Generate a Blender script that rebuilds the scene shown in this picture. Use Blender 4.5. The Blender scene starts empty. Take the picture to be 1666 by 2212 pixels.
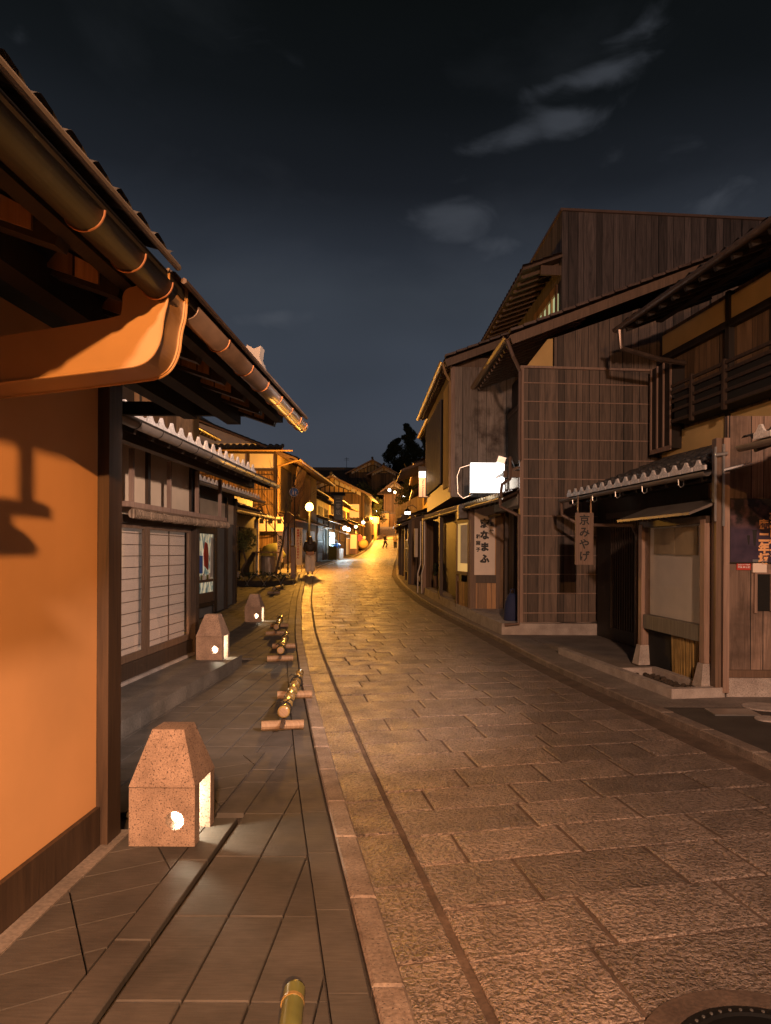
import bpy, bmesh, math, random
from mathutils import Vector, Matrix, noise
random.seed(7)
SC = bpy.context.scene
COL = SC.collection
R = math.radians

# ------------------------------------------------------------------ camera
cam_d = bpy.data.cameras.new("camera"); cam = bpy.data.objects.new("camera", cam_d); COL.objects.link(cam)
FPX = 1545.6                                   # focal length for a 1666 x 2212 picture
cam_d.sensor_fit = 'VERTICAL'; cam_d.sensor_height = 24.0; cam_d.lens = 24.0*FPX/2212
cam_d.shift_x = -88/2212; cam_d.shift_y = 87/2212; cam_d.clip_start = 0.05; cam_d.clip_end = 3000
CAM_M = Matrix.Translation((0, 0, 1.6)) @ Matrix.Rotation(math.pi/2, 4, 'X') @ Matrix.Rotation(0.005, 4, 'Z')
cam.matrix_world = CAM_M
SC.camera = cam
# ------------------------------------------------------------------ view
SC.view_settings.view_transform = 'Standard'; SC.view_settings.look = 'None'
SC.view_settings.exposure = 0.0; SC.view_settings.gamma = 1.0
SC.render.engine = 'CYCLES'
SC.cycles.max_bounces = 5; SC.cycles.diffuse_bounces = 3; SC.cycles.glossy_bounces = 3
SC.cycles.transparent_max_bounces = 8; SC.cycles.sample_clamp_indirect = 3.0; SC.cycles.sample_clamp_direct = 0
SC.cycles.use_denoising = True; SC.cycles.caustics_reflective = False; SC.cycles.caustics_refractive = False
# ------------------------------------------------------------------ night sky
W = bpy.data.worlds.new("World"); SC.world = W; W.use_nodes = True
wn, wl = W.node_tree.nodes, W.node_tree.links
wn.clear()
def wnode(t, **k):
    n = wn.new(t)
    for a, b in k.items(): setattr(n, a, b)
    return n
tc = wnode('ShaderNodeTexCoord'); sep = wnode('ShaderNodeSeparateXYZ'); wl.new(tc.outputs['Generated'], sep.inputs[0])
rmp = wnode('ShaderNodeValToRGB'); wl.new(sep.outputs['Z'], rmp.inputs[0])
e = rmp.color_ramp.elements
e[0].position = 0.0; e[0].color = (.080, .078, .090, 1)
e[1].position = 1.0; e[1].color = (.002, .0025, .0025, 1)
for p, c in ((.10, (.064, .072, .092, 1)), (.22, (.050, .060, .080, 1)), (.34, (.038, .046, .060, 1)), (.38, (.028, .034, .046, 1)), (.45, (.0125, .015, .020, 1)), (.53, (.0062, .0078, .0095, 1)), (.62, (.0034, .0044, .0046, 1))):
    q = e.new(p); q.color = c
mp = wnode('ShaderNodeMapping'); mp.inputs['Scale'].default_value = (1.5, 1.5, 3.2); wl.new(tc.outputs['Generated'], mp.inputs[0])
nz = wnode('ShaderNodeTexNoise'); nz.inputs['Scale'].default_value = 1.9; nz.inputs['Detail'].default_value = 7; nz.inputs['Roughness'].default_value = .52; nz.inputs['Distortion'].default_value = .35
mp.inputs['Location'].default_value = (3.1, .4, 1.7)
wl.new(mp.outputs[0], nz.inputs['Vector'])
cr = wnode('ShaderNodeValToRGB'); cr.color_ramp.elements[0].position = .50; cr.color_ramp.elements[1].position = .72
wl.new(nz.outputs[0], cr.inputs[0])
# a second, larger, softer cloud bank
nz2 = wnode('ShaderNodeTexNoise'); nz2.inputs['Scale'].default_value = .9; nz2.inputs['Detail'].default_value = 3
wl.new(mp.outputs[0], nz2.inputs['Vector'])
cr2 = wnode('ShaderNodeMapRange'); cr2.inputs['From Min'].default_value = .38; cr2.inputs['From Max'].default_value = .68
cr2.inputs['To Min'].default_value = .82; cr2.inputs['To Max'].default_value = 1.28; wl.new(nz2.outputs[0], cr2.inputs['Value'])
mul = wnode('ShaderNodeMixRGB', blend_type='MULTIPLY'); mul.inputs[0].default_value = 1; wl.new(rmp.outputs[0], mul.inputs[1]); wl.new(cr2.outputs[0], mul.inputs[2])
# fade the wisps with height
fd = wnode('ShaderNodeMapRange'); fd.inputs['From Min'].default_value = .15; fd.inputs['From Max'].default_value = .75; fd.inputs['To Min'].default_value = .55; fd.inputs['To Max'].default_value = .12
wl.new(sep.outputs['Z'], fd.inputs['Value'])
mm = wnode('ShaderNodeMath', operation='MULTIPLY'); wl.new(cr.outputs[0], mm.inputs[0]); wl.new(fd.outputs[0], mm.inputs[1])
acc = None
for (cx, cy, rx, rz, st_) in ((1290, 160, .072, .017, 1.0), (1190, 185, .05, .012, .8), (1220, 268, .055, .019, 1.0), (1110, 300, .06, .018, .95), (1000, 470, .080, .032, 1.0), (1090, 525, .06, .024, .85), (590, 690, .060, .016, .95), (910, 290, .04, .02, .5), (1390, 30, .07, .04, .5), (1540, 430, .09, .03, .7), (1180, 420, .22, .12, .45)):
    d = Vector(((cx-921)/FPX, 1, (1193-cy)/FPX)).normalized()
    sb_ = wnode('ShaderNodeVectorMath', operation='SUBTRACT'); wl.new(tc.outputs['Generated'], sb_.inputs[0]); sb_.inputs[1].default_value = d
    nw = wnode('ShaderNodeVectorMath', operation='MULTIPLY'); wl.new(sb_.outputs[0], nw.inputs[0]); nw.inputs[1].default_value = (1/rx, .6/max(rx, rz), 1/rz)
    rt = wnode('ShaderNodeVectorRotate'); rt.rotation_type = 'Y_AXIS'; rt.inputs['Angle'].default_value = R(7); wl.new(sb_.outputs[0], rt.inputs[0]); wl.new(rt.outputs[0], nw.inputs[0])
    ln = wnode('ShaderNodeVectorMath', operation='LENGTH'); wl.new(nw.outputs[0], ln.inputs[0])
    fo = wnode('ShaderNodeMapRange'); fo.inputs['From Min'].default_value = 1.35; fo.inputs['From Max'].default_value = .15; fo.inputs['To Max'].default_value = st_; wl.new(ln.outputs['Value'], fo.inputs['Value'])
    if acc is None: acc = fo.outputs[0]
    else: ad = wnode('ShaderNodeMath', operation='MAXIMUM'); wl.new(acc, ad.inputs[0]); wl.new(fo.outputs[0], ad.inputs[1]); acc = ad.outputs[0]
n3 = wnode('ShaderNodeTexNoise'); n3.inputs['Scale'].default_value = 9; n3.inputs['Detail'].default_value = 6; n3.inputs['Roughness'].default_value = .5; n3.inputs['Distortion'].default_value = .5
mp3 = wnode('ShaderNodeMapping'); mp3.inputs['Scale'].default_value = (1, 1, 2.0); mp3.inputs['Rotation'].default_value = (0, R(14), 0); wl.new(tc.outputs['Generated'], mp3.inputs[0]); wl.new(mp3.outputs[0], n3.inputs['Vector'])
th_ = wnode('ShaderNodeMapRange'); th_.interpolation_type = 'SMOOTHSTEP'; th_.inputs['From Min'].default_value = .0; th_.inputs['From Max'].default_value = .95
sm = wnode('ShaderNodeMath', operation='MULTIPLY_ADD'); wl.new(n3.outputs[0], sm.inputs[0]); sm.inputs[1].default_value = 3.0; sm.inputs[2].default_value = -2.05
s2 = wnode('ShaderNodeMath', operation='ADD'); wl.new(sm.outputs[0], s2.inputs[0]); wl.new(acc, s2.inputs[1]); wl.new(s2.outputs[0], th_.inputs['Value'])
s3 = wnode('ShaderNodeMath', operation='MULTIPLY'); wl.new(th_.outputs[0], s3.inputs[0]); s3.inputs[1].default_value = .46
s4 = wnode('ShaderNodeMath', operation='MAXIMUM'); wl.new(s3.outputs[0], s4.inputs[0]); hf = wnode('ShaderNodeMath', operation='MULTIPLY'); wl.new(mm.outputs[0], hf.inputs[0]); hf.inputs[1].default_value = .35; wl.new(hf.outputs[0], s4.inputs[1])
mm = s4
mx = wnode('ShaderNodeMixRGB'); mx.inputs[2].default_value = (.075, .083, .10, 1); wl.new(mm.outputs[0], mx.inputs[0]); wl.new(mul.outputs[0], mx.inputs[1])
bg = wnode('ShaderNodeBackground'); bg.inputs[1].default_value = 1.0; wl.new(mx.outputs[0], bg.inputs[0])
wo = wnode('ShaderNodeOutputWorld'); wl.new(bg.outputs[0], wo.inputs[0])

# ------------------------------------------------------------------ lamps standing behind the camera (their glow fills the foreground), plus an added fill spot
def lamp(name, loc, power, color, radius=.12, parent=None, spot=None):
    d = bpy.data.lights.new(name, 'SPOT' if spot else 'POINT'); d.energy = power; d.color = color; d.shadow_soft_size = radius
    o = bpy.data.objects.new(name, d); COL.objects.link(o); o.location = loc
    if spot:
        d.spot_size = spot[1]; d.spot_blend = .6
        o.rotation_euler = Vector(spot[0]).to_track_quat('-Z', 'Y').to_euler()
    if parent: o.parent = parent
    return o
SODIUM = (1.0, .42, .055); WARM = (1.0, .60, .33)
lamp('light_behind', (.95, -4.2, 3.75), 3300, (1.0, .42, .13), .06, None, ((-2.9, 6.8, -1.9), R(56)))
lamp('light_behind', (.95, -4.2, 3.75), 1100, (1.0, .45, .15), .06)
lamp('light_far_behind', (.9, -5.4, 5.4), 4300, (1.0, .61, .43), .22)
lamp('right_fill_spot', (2.7, 2.6, 3.9), 2500, (1.0, .68, .52), .12, None, ((-6.0, 6.6, -2.6), R(64)))  # unseen spot added at the right to brighten the shoji shop

# ------------------------------------------------------------------ geometry helpers
class MB:
    def __init__(s): s.v = []; s.f = []; s.m = []; s.t = []; s.curt = 1.0
    def vs(s, pts):
        i = len(s.v); s.v.extend([tuple(p) for p in pts]); return i
    def face(s, idx, m=0): s.f.append(tuple(idx)); s.m.append(m); s.t.append(s.curt)
    def quad(s, a, b, c, d, m=0):
        i = s.vs([a, b, c, d]); s.face((i, i+1, i+2, i+3), m)
    def poly(s, pts, m=0):
        i = s.vs(pts); s.face(range(i, i+len(pts)), m)
    def hexa(s, p, m=0):           # 8 points: bottom ring 4, top ring 4
        i = s.vs(p)
        for q in ((0, 3, 2, 1), (4, 5, 6, 7), (0, 1, 5, 4), (1, 2, 6, 5), (2, 3, 7, 6), (3, 0, 4, 7)): s.face([i+k for k in q], m)
    def box(s, x0, x1, y0, y1, z0, z1, m=0):
        s.hexa([(x0, y0, z0), (x1, y0, z0), (x1, y1, z0), (x0, y1, z0), (x0, y0, z1), (x1, y0, z1), (x1, y1, z1), (x0, y1, z1)], m)
    def extrude(s, pts, vec, m=0):
        n = len(pts); vec = Vector(vec); i = s.vs(pts); j = s.vs([Vector(p)+vec for p in pts])
        s.face([i+k for k in range(n)][::-1], m); s.face([j+k for k in range(n)], m)
        for k in range(n): s.face((i+k, i+(k+1) % n, j+(k+1) % n, j+k), m)
    def beam(s, p, q, w, h, m=0, up=(0, 0, 1)):
        p, q = Vector(p), Vector(q); d = (q-p).normalized(); upv = Vector(up)
        a = d.cross(upv)
        if a.length < 1e-4: a = d.cross(Vector((0, 1, 0)))
        a.normalize(); b = a.cross(d).normalized(); a = a*w/2; b = b*h/2
        s.hexa([p-a-b, p+a-b, q+a-b, q-a-b, p-a+b, p+a+b, q+a+b, q-a+b], m)
    def tube(s, pts, r, seg=8, m=0, cap=True):
        pts = [Vector(p) for p in pts]; n = len(pts)
        rs = r if isinstance(r, (list, tuple)) else [r]*n
        rings = []; ref = None
        for k in range(n):
            if k == 0: d = pts[1]-pts[0]
            elif k == n-1: d = pts[-1]-pts[-2]
            else: d = (pts[k+1]-pts[k]).normalized()+(pts[k]-pts[k-1]).normalized()
            d.normalize()
            if ref is None: ref = Vector((0, 0, 1)) if abs(d.z) < .9 else Vector((1, 0, 0))
            a = ref-d*ref.dot(d)
            if a.length < 1e-4: a = d.orthogonal()
            a.normalize(); ref = a; b = d.cross(a)
            rings.append(s.vs([pts[k]+(a*math.cos(2*math.pi*t/seg)+b*math.sin(2*math.pi*t/seg))*rs[k] for t in range(seg)]))
        for k in range(n-1):
            for t in range(seg):
                s.face((rings[k]+t, rings[k]+(t+1) % seg, rings[k+1]+(t+1) % seg, rings[k+1]+t), m)
        if cap:
            s.face([rings[0]+t for t in range(seg)][::-1], m); s.face([rings[-1]+t for t in range(seg)], m)
    def lathe(s, prof, c=(0, 0, 0), seg=16, m=0):
        rings = [s.vs([(c[0]+r*math.cos(2*math.pi*t/seg), c[1]+r*math.sin(2*math.pi*t/seg), c[2]+z) for t in range(seg)]) for r, z in prof]
        for k in range(len(prof)-1):
            for t in range(seg): s.face((rings[k]+t, rings[k]+(t+1) % seg, rings[k+1]+(t+1) % seg, rings[k+1]+t), m)
        s.face([rings[0]+t for t in range(seg)][::-1], m); s.face([rings[-1]+t for t in range(seg)], m)
    def ball(s, c, r, m=0, seg=12, sz=1.0):
        n = 7
        s.lathe([(r*max(.02, math.sin(math.pi*k/n)), -r*sz*math.cos(math.pi*k/n)) for k in range(n+1)], c, seg, m)
    def halfpipe(s, p, q, r, seg=9, m=0, th=.006):
        p, q = Vector(p), Vector(q); d = (q-p).normalized(); a = d.cross(Vector((0, 0, 1))).normalized(); b = Vector((0, 0, 1))
        def ring(c, rr): return s.vs([c+a*math.cos(math.pi*(t/(seg-1)))*rr-b*math.sin(math.pi*t/(seg-1))*rr for t in range(seg)])
        r0, r1, r2, r3 = ring(p, r), ring(q, r), ring(p, r-th), ring(q, r-th)
        for t in range(seg-1):
            s.face((r0+t, r0+t+1, r1+t+1, r1+t), m); s.face((r2+t, r3+t, r3+t+1, r2+t+1), m)
            s.face((r0+t, r2+t, r2+t+1, r0+t+1), m); s.face((r1+t, r1+t+1, r3+t+1, r3+t), m)
        for t in (0, seg-1): s.face((r0+t, r1+t, r3+t, r2+t), m)
    def build(s, name, mats, parent=None, smooth=False, loc=None):
        me = bpy.data.meshes.new(name); me.from_pydata(s.v, [], s.f)
        if not isinstance(mats, (list, tuple)): mats = [mats]
        for m in mats: me.materials.append(m)
        if len(mats) > 1: me.polygons.foreach_set('material_index', s.m)
        if any(t != 1.0 for t in s.t):
            ca = me.color_attributes.new('tint', 'FLOAT_COLOR', 'CORNER'); buf = []
            for p, t in zip(me.polygons, s.t): buf += [t, t, t, 1.0]*p.loop_total
            ca.data.foreach_set('color', buf)
        bm = bmesh.new(); bm.from_mesh(me); bmesh.ops.recalc_face_normals(bm, faces=bm.faces); bm.to_mesh(me); bm.free()
        if smooth: me.polygons.foreach_set('use_smooth', [True]*len(me.polygons))
        me.update()
        o = bpy.data.objects.new(name, me); COL.objects.link(o)
        if parent: o.parent = parent
        if loc: o.location = loc
        return o

def tag(o, label=None, cat=None, group=None, kind=None):
    if label: o['label'] = label
    if cat: o['category'] = cat
    if group: o['group'] = group
    if kind: o['kind'] = kind
    return o
def thing(name, loc, label, cat, group=None, rz=0.0):
    o = bpy.data.objects.new(name, None); COL.objects.link(o); o.location = loc; o.rotation_euler = (0, 0, rz); o.empty_display_size = .1
    return tag(o, label, cat, group)
def copy_tree(o, parent=None):
    c = o.copy(); COL.objects.link(c)
    if parent: c.parent = parent
    for ch in list(o.children): copy_tree(ch, c)
    return c
def interp(pts, x):
    if x <= pts[0][0]: return pts[0][1]
    for (a, b), (c, d) in zip(pts, pts[1:]):
        if x <= c: return b+(d-b)*(x-a)/(c-a)
    return pts[-1][1]
def smooth_interp(pts, x, w):
    return sum(interp(pts, x+w*k/3) for k in range(-3, 4))/7

GP = [(-60, 0), (11, 0), (16, .08), (20, .22), (25, .45), (29.4, .62), (39, .82), (48, .95), (60, 1.1), (70, 1.35), (85, 2.05), (98, 3.3), (106, 4.1), (125, 6.5), (200, 15), (420, 34)]
def g(y): return smooth_interp(GP, y, min(2.0, max(.1, y*.06)) if y > 8 else .1)
LK = [(-40, 8.0), (0, .50), (2.68, -.085), (3.25, -.21), (4.14, -.42), (5.13, -.64), (6.28, -.878), (8.77, -1.40), (13.4, -2.33), (19.8, -3.45), (29, -4.85), (35, -5.5), (48, -6.1), (60, -6.3), (70, -6.6), (85, -6.9), (98, -7.2), (110, -7.2)]
RK = [(-40, 11.5), (0, 3.55), (5.35, 2.58), (9.33, 1.83), (11.2, 1.54), (13.1, 1.24), (16, .70), (18, .27), (21.1, -.27), (24.7, -.78), (29.6, -1.22), (41, -1.72), (50, -2.05), (60, -2.4), (85, -3.2), (98, -3.6), (110, -3.4)]
def lk(y): return smooth_interp(LK, y, 1.2)
def rk(y): return smooth_interp(RK, y, 1.2 if y > 5 else .5)
def from_px(x, y, Y=None, Z=None):
    """point of the place seen at (x, y) of a 1666 x 2212 picture, at a known distance Y or height Z"""
    d = CAM_M.to_3x3() @ Vector(((x-921)/FPX, -(y-1193)/FPX, -1)); o = Vector((0, 0, 1.6))
    t = (Y-o.y)/d.y if Y is not None else (Z-o.z)/d.z
    return o+d*t

# ------------------------------------------------------------------ materials
def new_mat(name):
    m = bpy.data.materials.new(name); m.use_nodes = True; nt = m.node_tree; nt.nodes.clear()
    out = nt.nodes.new('ShaderNodeOutputMaterial'); bs = nt.nodes.new('ShaderNodeBsdfPrincipled'); nt.links.new(bs.outputs[0], out.inputs[0])
    return m, nt, bs
def N(nt, t, **k):
    n = nt.nodes.new(t)
    for a, b in k.items():
        if isinstance(a, str) and a in n.inputs.keys(): n.inputs[a].default_value = b
        else: setattr(n, a, b)
    return n
def mth(nt, op, a, b=None, c=None):
    n = nt.nodes.new('ShaderNodeMath'); n.operation = op
    for i, x in enumerate((a, b, c)):
        if x is None: continue
        if isinstance(x, (int, float)): n.inputs[i].default_value = x
        else: nt.links.new(x, n.inputs[i])
    return n.outputs[0]
def mixc(nt, f, a, b, bt='MIX'):
    n = nt.nodes.new('ShaderNodeMixRGB'); n.blend_type = bt
    for i, x in enumerate((f, a, b)):
        if isinstance(x, (int, float)): n.inputs[i].default_value = x
        elif isinstance(x, tuple): n.inputs[i].default_value = x if len(x) == 4 else x+(1,)
        else: nt.links.new(x, n.inputs[i])
    return n.outputs[0]
def noise_n(nt, vec, scale, detail=3, rough=.5, dist=0):
    n = nt.nodes.new('ShaderNodeTexNoise'); n.inputs['Scale'].default_value = scale; n.inputs['Detail'].default_value = detail
    n.inputs['Roughness'].default_value = rough; n.inputs['Distortion'].default_value = dist
    if vec is not None: nt.links.new(vec, n.inputs['Vector'])
    return n.outputs[0]
def noise_1d(nt, w):
    n = nt.nodes.new('ShaderNodeTexNoise'); n.noise_dimensions = '1D'; n.inputs['Detail'].default_value = 0; n.inputs['Scale'].default_value = 1; nt.links.new(w, n.inputs['W']); return n.outputs[0]
def rng(nt, v, a, b, c=0.0, d=1.0):
    n = nt.nodes.new('ShaderNodeMapRange'); nt.links.new(v, n.inputs['Value'])
    for k, x in zip(('From Min', 'From Max', 'To Min', 'To Max'), (a, b, c, d)): n.inputs[k].default_value = x
    return n.outputs[0]
def bump(nt, bs, h, strength, dist):
    b = nt.nodes.new('ShaderNodeBump'); b.inputs['Strength'].default_value = strength; b.inputs['Distance'].default_value = dist
    nt.links.new(h, b.inputs['Height']); nt.links.new(b.outputs[0], bs.inputs['Normal'])
def coords(nt, stretch=None, kind='Object'):
    tc = nt.nodes.new('ShaderNodeTexCoord'); o = tc.outputs[kind]
    if stretch:
        m = nt.nodes.new('ShaderNodeMapping'); m.inputs['Scale'].default_value = stretch; nt.links.new(o, m.inputs[0]); o = m.outputs[0]
    return o
def stone(name, c1, c2, scale=6, fine=60, rough=.8, bstr=.3, bdist=.01, bscale=30, speck=None, tint=False, metal=0, spec=.5, stretch=None, bdetail=4):
    m, nt, bs = new_mat(name); co = coords(nt, stretch)
    a = rng(nt, noise_n(nt, co, scale, 4), .32, .68); col = mixc(nt, a, c1, c2)
    f = rng(nt, noise_n(nt, co, fine, 2), .3, .7, .75, 1.22); col = mixc(nt, 1.0, col, f, 'MULTIPLY')
    if speck:
        sp = rng(nt, noise_n(nt, co, speck[0], 1), speck[1], speck[1]+.06); col = mixc(nt, sp, col, speck[2])
    if tint:
        at = nt.nodes.new('ShaderNodeVertexColor'); at.layer_name = 'tint'; col = mixc(nt, 1.0, col, at.outputs[0], 'MULTIPLY')
    nt.links.new(col, bs.inputs['Base Color']); bs.inputs['Roughness'].default_value = rough; bs.inputs['Metallic'].default_value = metal
    bs.inputs['Specular IOR Level'].default_value = spec
    if bstr: bump(nt, bs, noise_n(nt, co, bscale, bdetail), bstr, bdist)
    return m
def wood(name, c1, c2, pw=None, rough=.65, gap=.012, worn=None, grain=1.0, hor=False, pvar=.55):
    m, nt, bs = new_mat(name); co = coords(nt); sp = nt.nodes.new('ShaderNodeSeparateXYZ'); nt.links.new(co, sp.inputs[0])
    u = mth(nt, 'ADD', sp.outputs[0], sp.outputs[1]); z = sp.outputs[2]
    if hor: u, z = z, u
    if pw: u = mth(nt, 'ADD', u, mth(nt, 'MULTIPLY', mth(nt, 'SUBTRACT', noise_1d(nt, mth(nt, 'MULTIPLY', u, .55/pw)), .5), pw*1.3))
    idx = mth(nt, 'FLOOR', mth(nt, 'DIVIDE', u, pw or .35))
    wnz = nt.nodes.new('ShaderNodeTexWhiteNoise'); wnz.noise_dimensions = '1D'; nt.links.new(idx, wnz.inputs['W'])
    cb = nt.nodes.new('ShaderNodeCombineXYZ')
    nt.links.new(mth(nt, 'ADD', mth(nt, 'MULTIPLY', u, 22.0*grain), mth(nt, 'MULTIPLY', wnz.outputs[0], 90.0)), cb.inputs[0])
    nt.links.new(mth(nt, 'ADD', mth(nt, 'MULTIPLY', z, 1.1*grain), mth(nt, 'MULTIPLY', wnz.outputs[0], 37.0)), cb.inputs[1])
    gr = noise_n(nt, cb.outputs[0], 1.3, 5, .6, .9)
    col = mixc(nt, rng(nt, gr, .3, .72), c1, c2)
    if worn:
        wz = rng(nt, noise_n(nt, co, 1.3, 5, .62), .48, .66); col = mixc(nt, wz, col, worn)
    if pw:
        v = rng(nt, wnz.outputs[0], 0, 1, 1-pvar, 1+pvar*.6); col = mixc(nt, 1.0, col, v, 'MULTIPLY')
        fr = mth(nt, 'FRACT', mth(nt, 'DIVIDE', u, pw)); edge = mth(nt, 'LESS_THAN', fr, gap/pw)
        col = mixc(nt, edge, col, (.004, .003, .002, 1))
        h = mth(nt, 'SUBTRACT', mth(nt, 'MULTIPLY', gr, .25), mth(nt, 'MULTIPLY', edge, 1.0))
    else: h = mth(nt, 'MULTIPLY', gr, .25)
    nt.links.new(col, bs.inputs['Base Color']); bs.inputs['Roughness'].default_value = rough
    bump(nt, bs, h, .5, .012)
    return m
def plain(name, c, rough=.6, metal=0, var=.18, scale=5, bstr=.12, bscale=60, bdist=.004, spec=.5):
    c2 = tuple(x*(1-var) for x in c); c1 = tuple(min(1, x*(1+var*.6)) for x in c)
    m, nt, bs = new_mat(name); co = coords(nt)
    col = mixc(nt, rng(nt, noise_n(nt, co, scale, 4), .3, .7), c1, c2); nt.links.new(col, bs.inputs['Base Color'])
    bs.inputs['Roughness'].default_value = rough; bs.inputs['Metallic'].default_value = metal; bs.inputs['Specular IOR Level'].default_value = spec
    if bstr: bump(nt, bs, noise_n(nt, co, bscale, 3), bstr, bdist)
    return m
def emit(name, c, s):
    m, nt, bs = new_mat(name); bs.inputs['Base Color'].default_value = tuple(min(1, x) for x in c)+(1,)
    bs.inputs['Emission Color'].default_value = c+(1,); bs.inputs['Emission Strength'].default_value = s; bs.inputs['Roughness'].default_value = .6
    return m
def glass(name, tint=(1, 1, 1), a=.25):
    m, nt, bs = new_mat(name); nt.nodes.remove(bs); out = [n for n in nt.nodes if n.type == 'OUTPUT_MATERIAL'][0]
    t = N(nt, 'ShaderNodeBsdfTransparent'); t.inputs[0].default_value = tint+(1,); gl = N(nt, 'ShaderNodeBsdfGlossy'); gl.inputs['Roughness'].default_value = .04
    fr = nt.nodes.new('ShaderNodeLayerWeight'); fr.inputs[0].default_value = .5; mx = nt.nodes.new('ShaderNodeMixShader')
    nt.links.new(mth(nt, 'MULTIPLY_ADD', mth(nt, 'POWER', fr.outputs['Facing'], 3.0), .45, .04), mx.inputs[0]); nt.links.new(t.outputs[0], mx.inputs[1]); nt.links.new(gl.outputs[0], mx.inputs[2]); nt.links.new(mx.outputs[0], out.inputs[0])
    return m

M = {}
M['plaster_ochre'] = plain('plaster_ochre', (.74, .41, .18), .9, var=.14, scale=1.1, bstr=.35, bscale=140, bdist=.002)
M['plaster_cream'] = plain('plaster_cream', (.66, .54, .41), .9, var=.12, scale=2)
M['plaster_gold'] = plain('plaster_gold', (.66, .45, .18), .9, var=.15, scale=1.6)
M['plaster_white'] = plain('plaster_white', (.68, .62, .54), .88, var=.10, scale=2)
M['plaster_grey'] = plain('plaster_grey', (.20, .19, .18), .85, var=.2, scale=2)
M['wood_dark'] = wood('wood_dark', (.030, .018, .012), (.075, .047, .030), rough=.55)
M['wood_black'] = wood('wood_black', (.010, .007, .005), (.028, .019, .013), rough=.6)
M['wood_mid'] = wood('wood_mid', (.10, .060, .036), (.20, .125, .080), rough=.6)
M['wood_pink'] = wood('wood_pink', (.21, .135, .100), (.38, .26, .20), rough=.6)
M['wood_sill'] = wood('wood_sill', (.12, .11, .085), (.23, .21, .17), rough=.7)
M['wood_board'] = wood('wood_board', (.15, .095, .068), (.27, .18, .135), rough=.7)
M['wood_amber'] = wood('wood_amber', (.26, .13, .05), (.46, .25, .10), pw=.16, rough=.5)
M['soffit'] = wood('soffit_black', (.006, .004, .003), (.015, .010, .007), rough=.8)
M['plank_dark'] = wood('plank_dark', (.066, .047, .036), (.20, .140, .104), pw=.164, rough=.6, pvar=.5)
M['plank_tower'] = wood('plank_tower', (.050, .040, .037), (.17, .130, .118), pw=.20, rough=.7, pvar=.5)
M['plank_worn'] = wood('plank_worn', (.13, .085, .060), (.34, .235, .18), pw=.20, rough=.75, worn=(.07, .045, .032, 1), pvar=.35)
M['plank_bleached'] = wood('plank_bleached', (.16, .125, .10), (.36, .29, .24), pw=.30, rough=.8, worn=(.055, .035, .025, 1), pvar=.25)
M['plank_brown'] = wood('plank_brown', (.10, .055, .025), (.23, .135, .065), pw=.19, rough=.65)
M['bark_wall'] = wood('bark_wall', (.16, .085, .028), (.36, .21, .08), pw=.085, rough=.7, gap=.014, pvar=.7)
M['interior_dark'] = plain('interior_dark', (.008, .007, .006), .9, bstr=0)
M['tile'] = stone('roof_tile_grey', (.045, .042, .042), (.085, .080, .078), 5, 40, .5, .2, .006, 30)
M['tile_brown'] = stone('roof_tile_brown', (.08, .050, .038), (.14, .095, .075), 5, 40, .5, .2, .006, 30)
M['tile_pale'] = stone('roof_tile_pale', (.58, .56, .55), (.78, .76, .75), 7, 50, .55, .15, .004, 40)
M['gutter'] = plain('gutter_copper', (.17, .125, .10), .36, metal=.6, var=.30, scale=7, bstr=.05)
M['gutter_dark'] = plain('gutter_dark', (.030, .021, .014), .7, metal=0, var=.4, scale=6, bstr=.1, spec=.25)
M['gutter_grey'] = plain('gutter_grey', (.24, .21, .185), .42, metal=.4, var=.25, scale=4, bstr=.04)
M['gutter_orange'] = plain('gutter_painted', (.40, .235, .10), .40, var=.12, scale=4, bstr=.04)
M['copper'] = plain('copper_strap', (.55, .26, .13), .35, metal=.8, var=.2, bstr=0)
M['pipe_brown'] = plain('pipe_brown', (.16, .105, .08), .35, var=.15, bstr=0)
M['steel'] = plain('steel', (.45, .44, .42), .3, metal=.8, bstr=0)
M['black_metal'] = plain('black_metal', (.012, .012, .012), .4, metal=.3, bstr=0)
M['pink_granite'] = stone('pink_granite', (.21, .150, .118), (.33, .24, .19), 9, 140, .8, .35, .003, 130, speck=(110, .60, (.085, .055, .045, 1)))
M['granite'] = stone('granite', (.34, .29, .26), (.50, .44, .40), 6, 120, .75, .35, .004, 110, speck=(150, .62, (.10, .09, .085, 1)))
M['granite_dirty'] = stone('granite_dirty', (.50, .40, .34), (.36, .28, .23), 2.5, 90, .8, .4, .006, 50, speck=(2.2, .585, (.02, .015, .012, 1)))
M['kerb'] = stone('kerb_granite', (.16, .125, .105), (.27, .22, .185), 7, 70, .7, .7, .006, 60, speck=(90, .64, (.07, .055, .05, 1)), tint=True)
M['bed'] = stone('mortar', (.065, .044, .033), (.13, .09, .066), 5, 60, .85, .5, .006, 60)
M['concrete'] = stone('concrete', (.15, .13, .115), (.25, .215, .19), 2.2, 50, .8, .3, .004, 60)
M['asphalt'] = stone('asphalt', (.035, .030, .027), (.07, .060, .053), 3, 160, .75, .8, .006, 190)
M['earth'] = stone('earth', (.03, .022, .015), (.07, .05, .035), 3, 30, .95, .9, .03, 14)
M['bamboo'] = plain('bamboo_gold', (.30, .20, .07), .22, var=.25, scale=6, bstr=.05)
M['bamboo_green'] = plain('bamboo_green', (.16, .17, .055), .25, var=.3, scale=6, bstr=.05)
M['log'] = wood('log', (.17, .105, .06), (.33, .22, .135), rough=.6, grain=2)
M['rope'] = plain('rope_black', (.01, .009, .008), .7, bstr=.3)
M['shoji'] = emit('shoji_paper_glow', (.62, .46, .36), .17)  # weak glow added to the paper in place of missing lamp light
M['cloth_white'] = plain('cloth_white', (.70, .64, .56), .9, var=.08)
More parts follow.
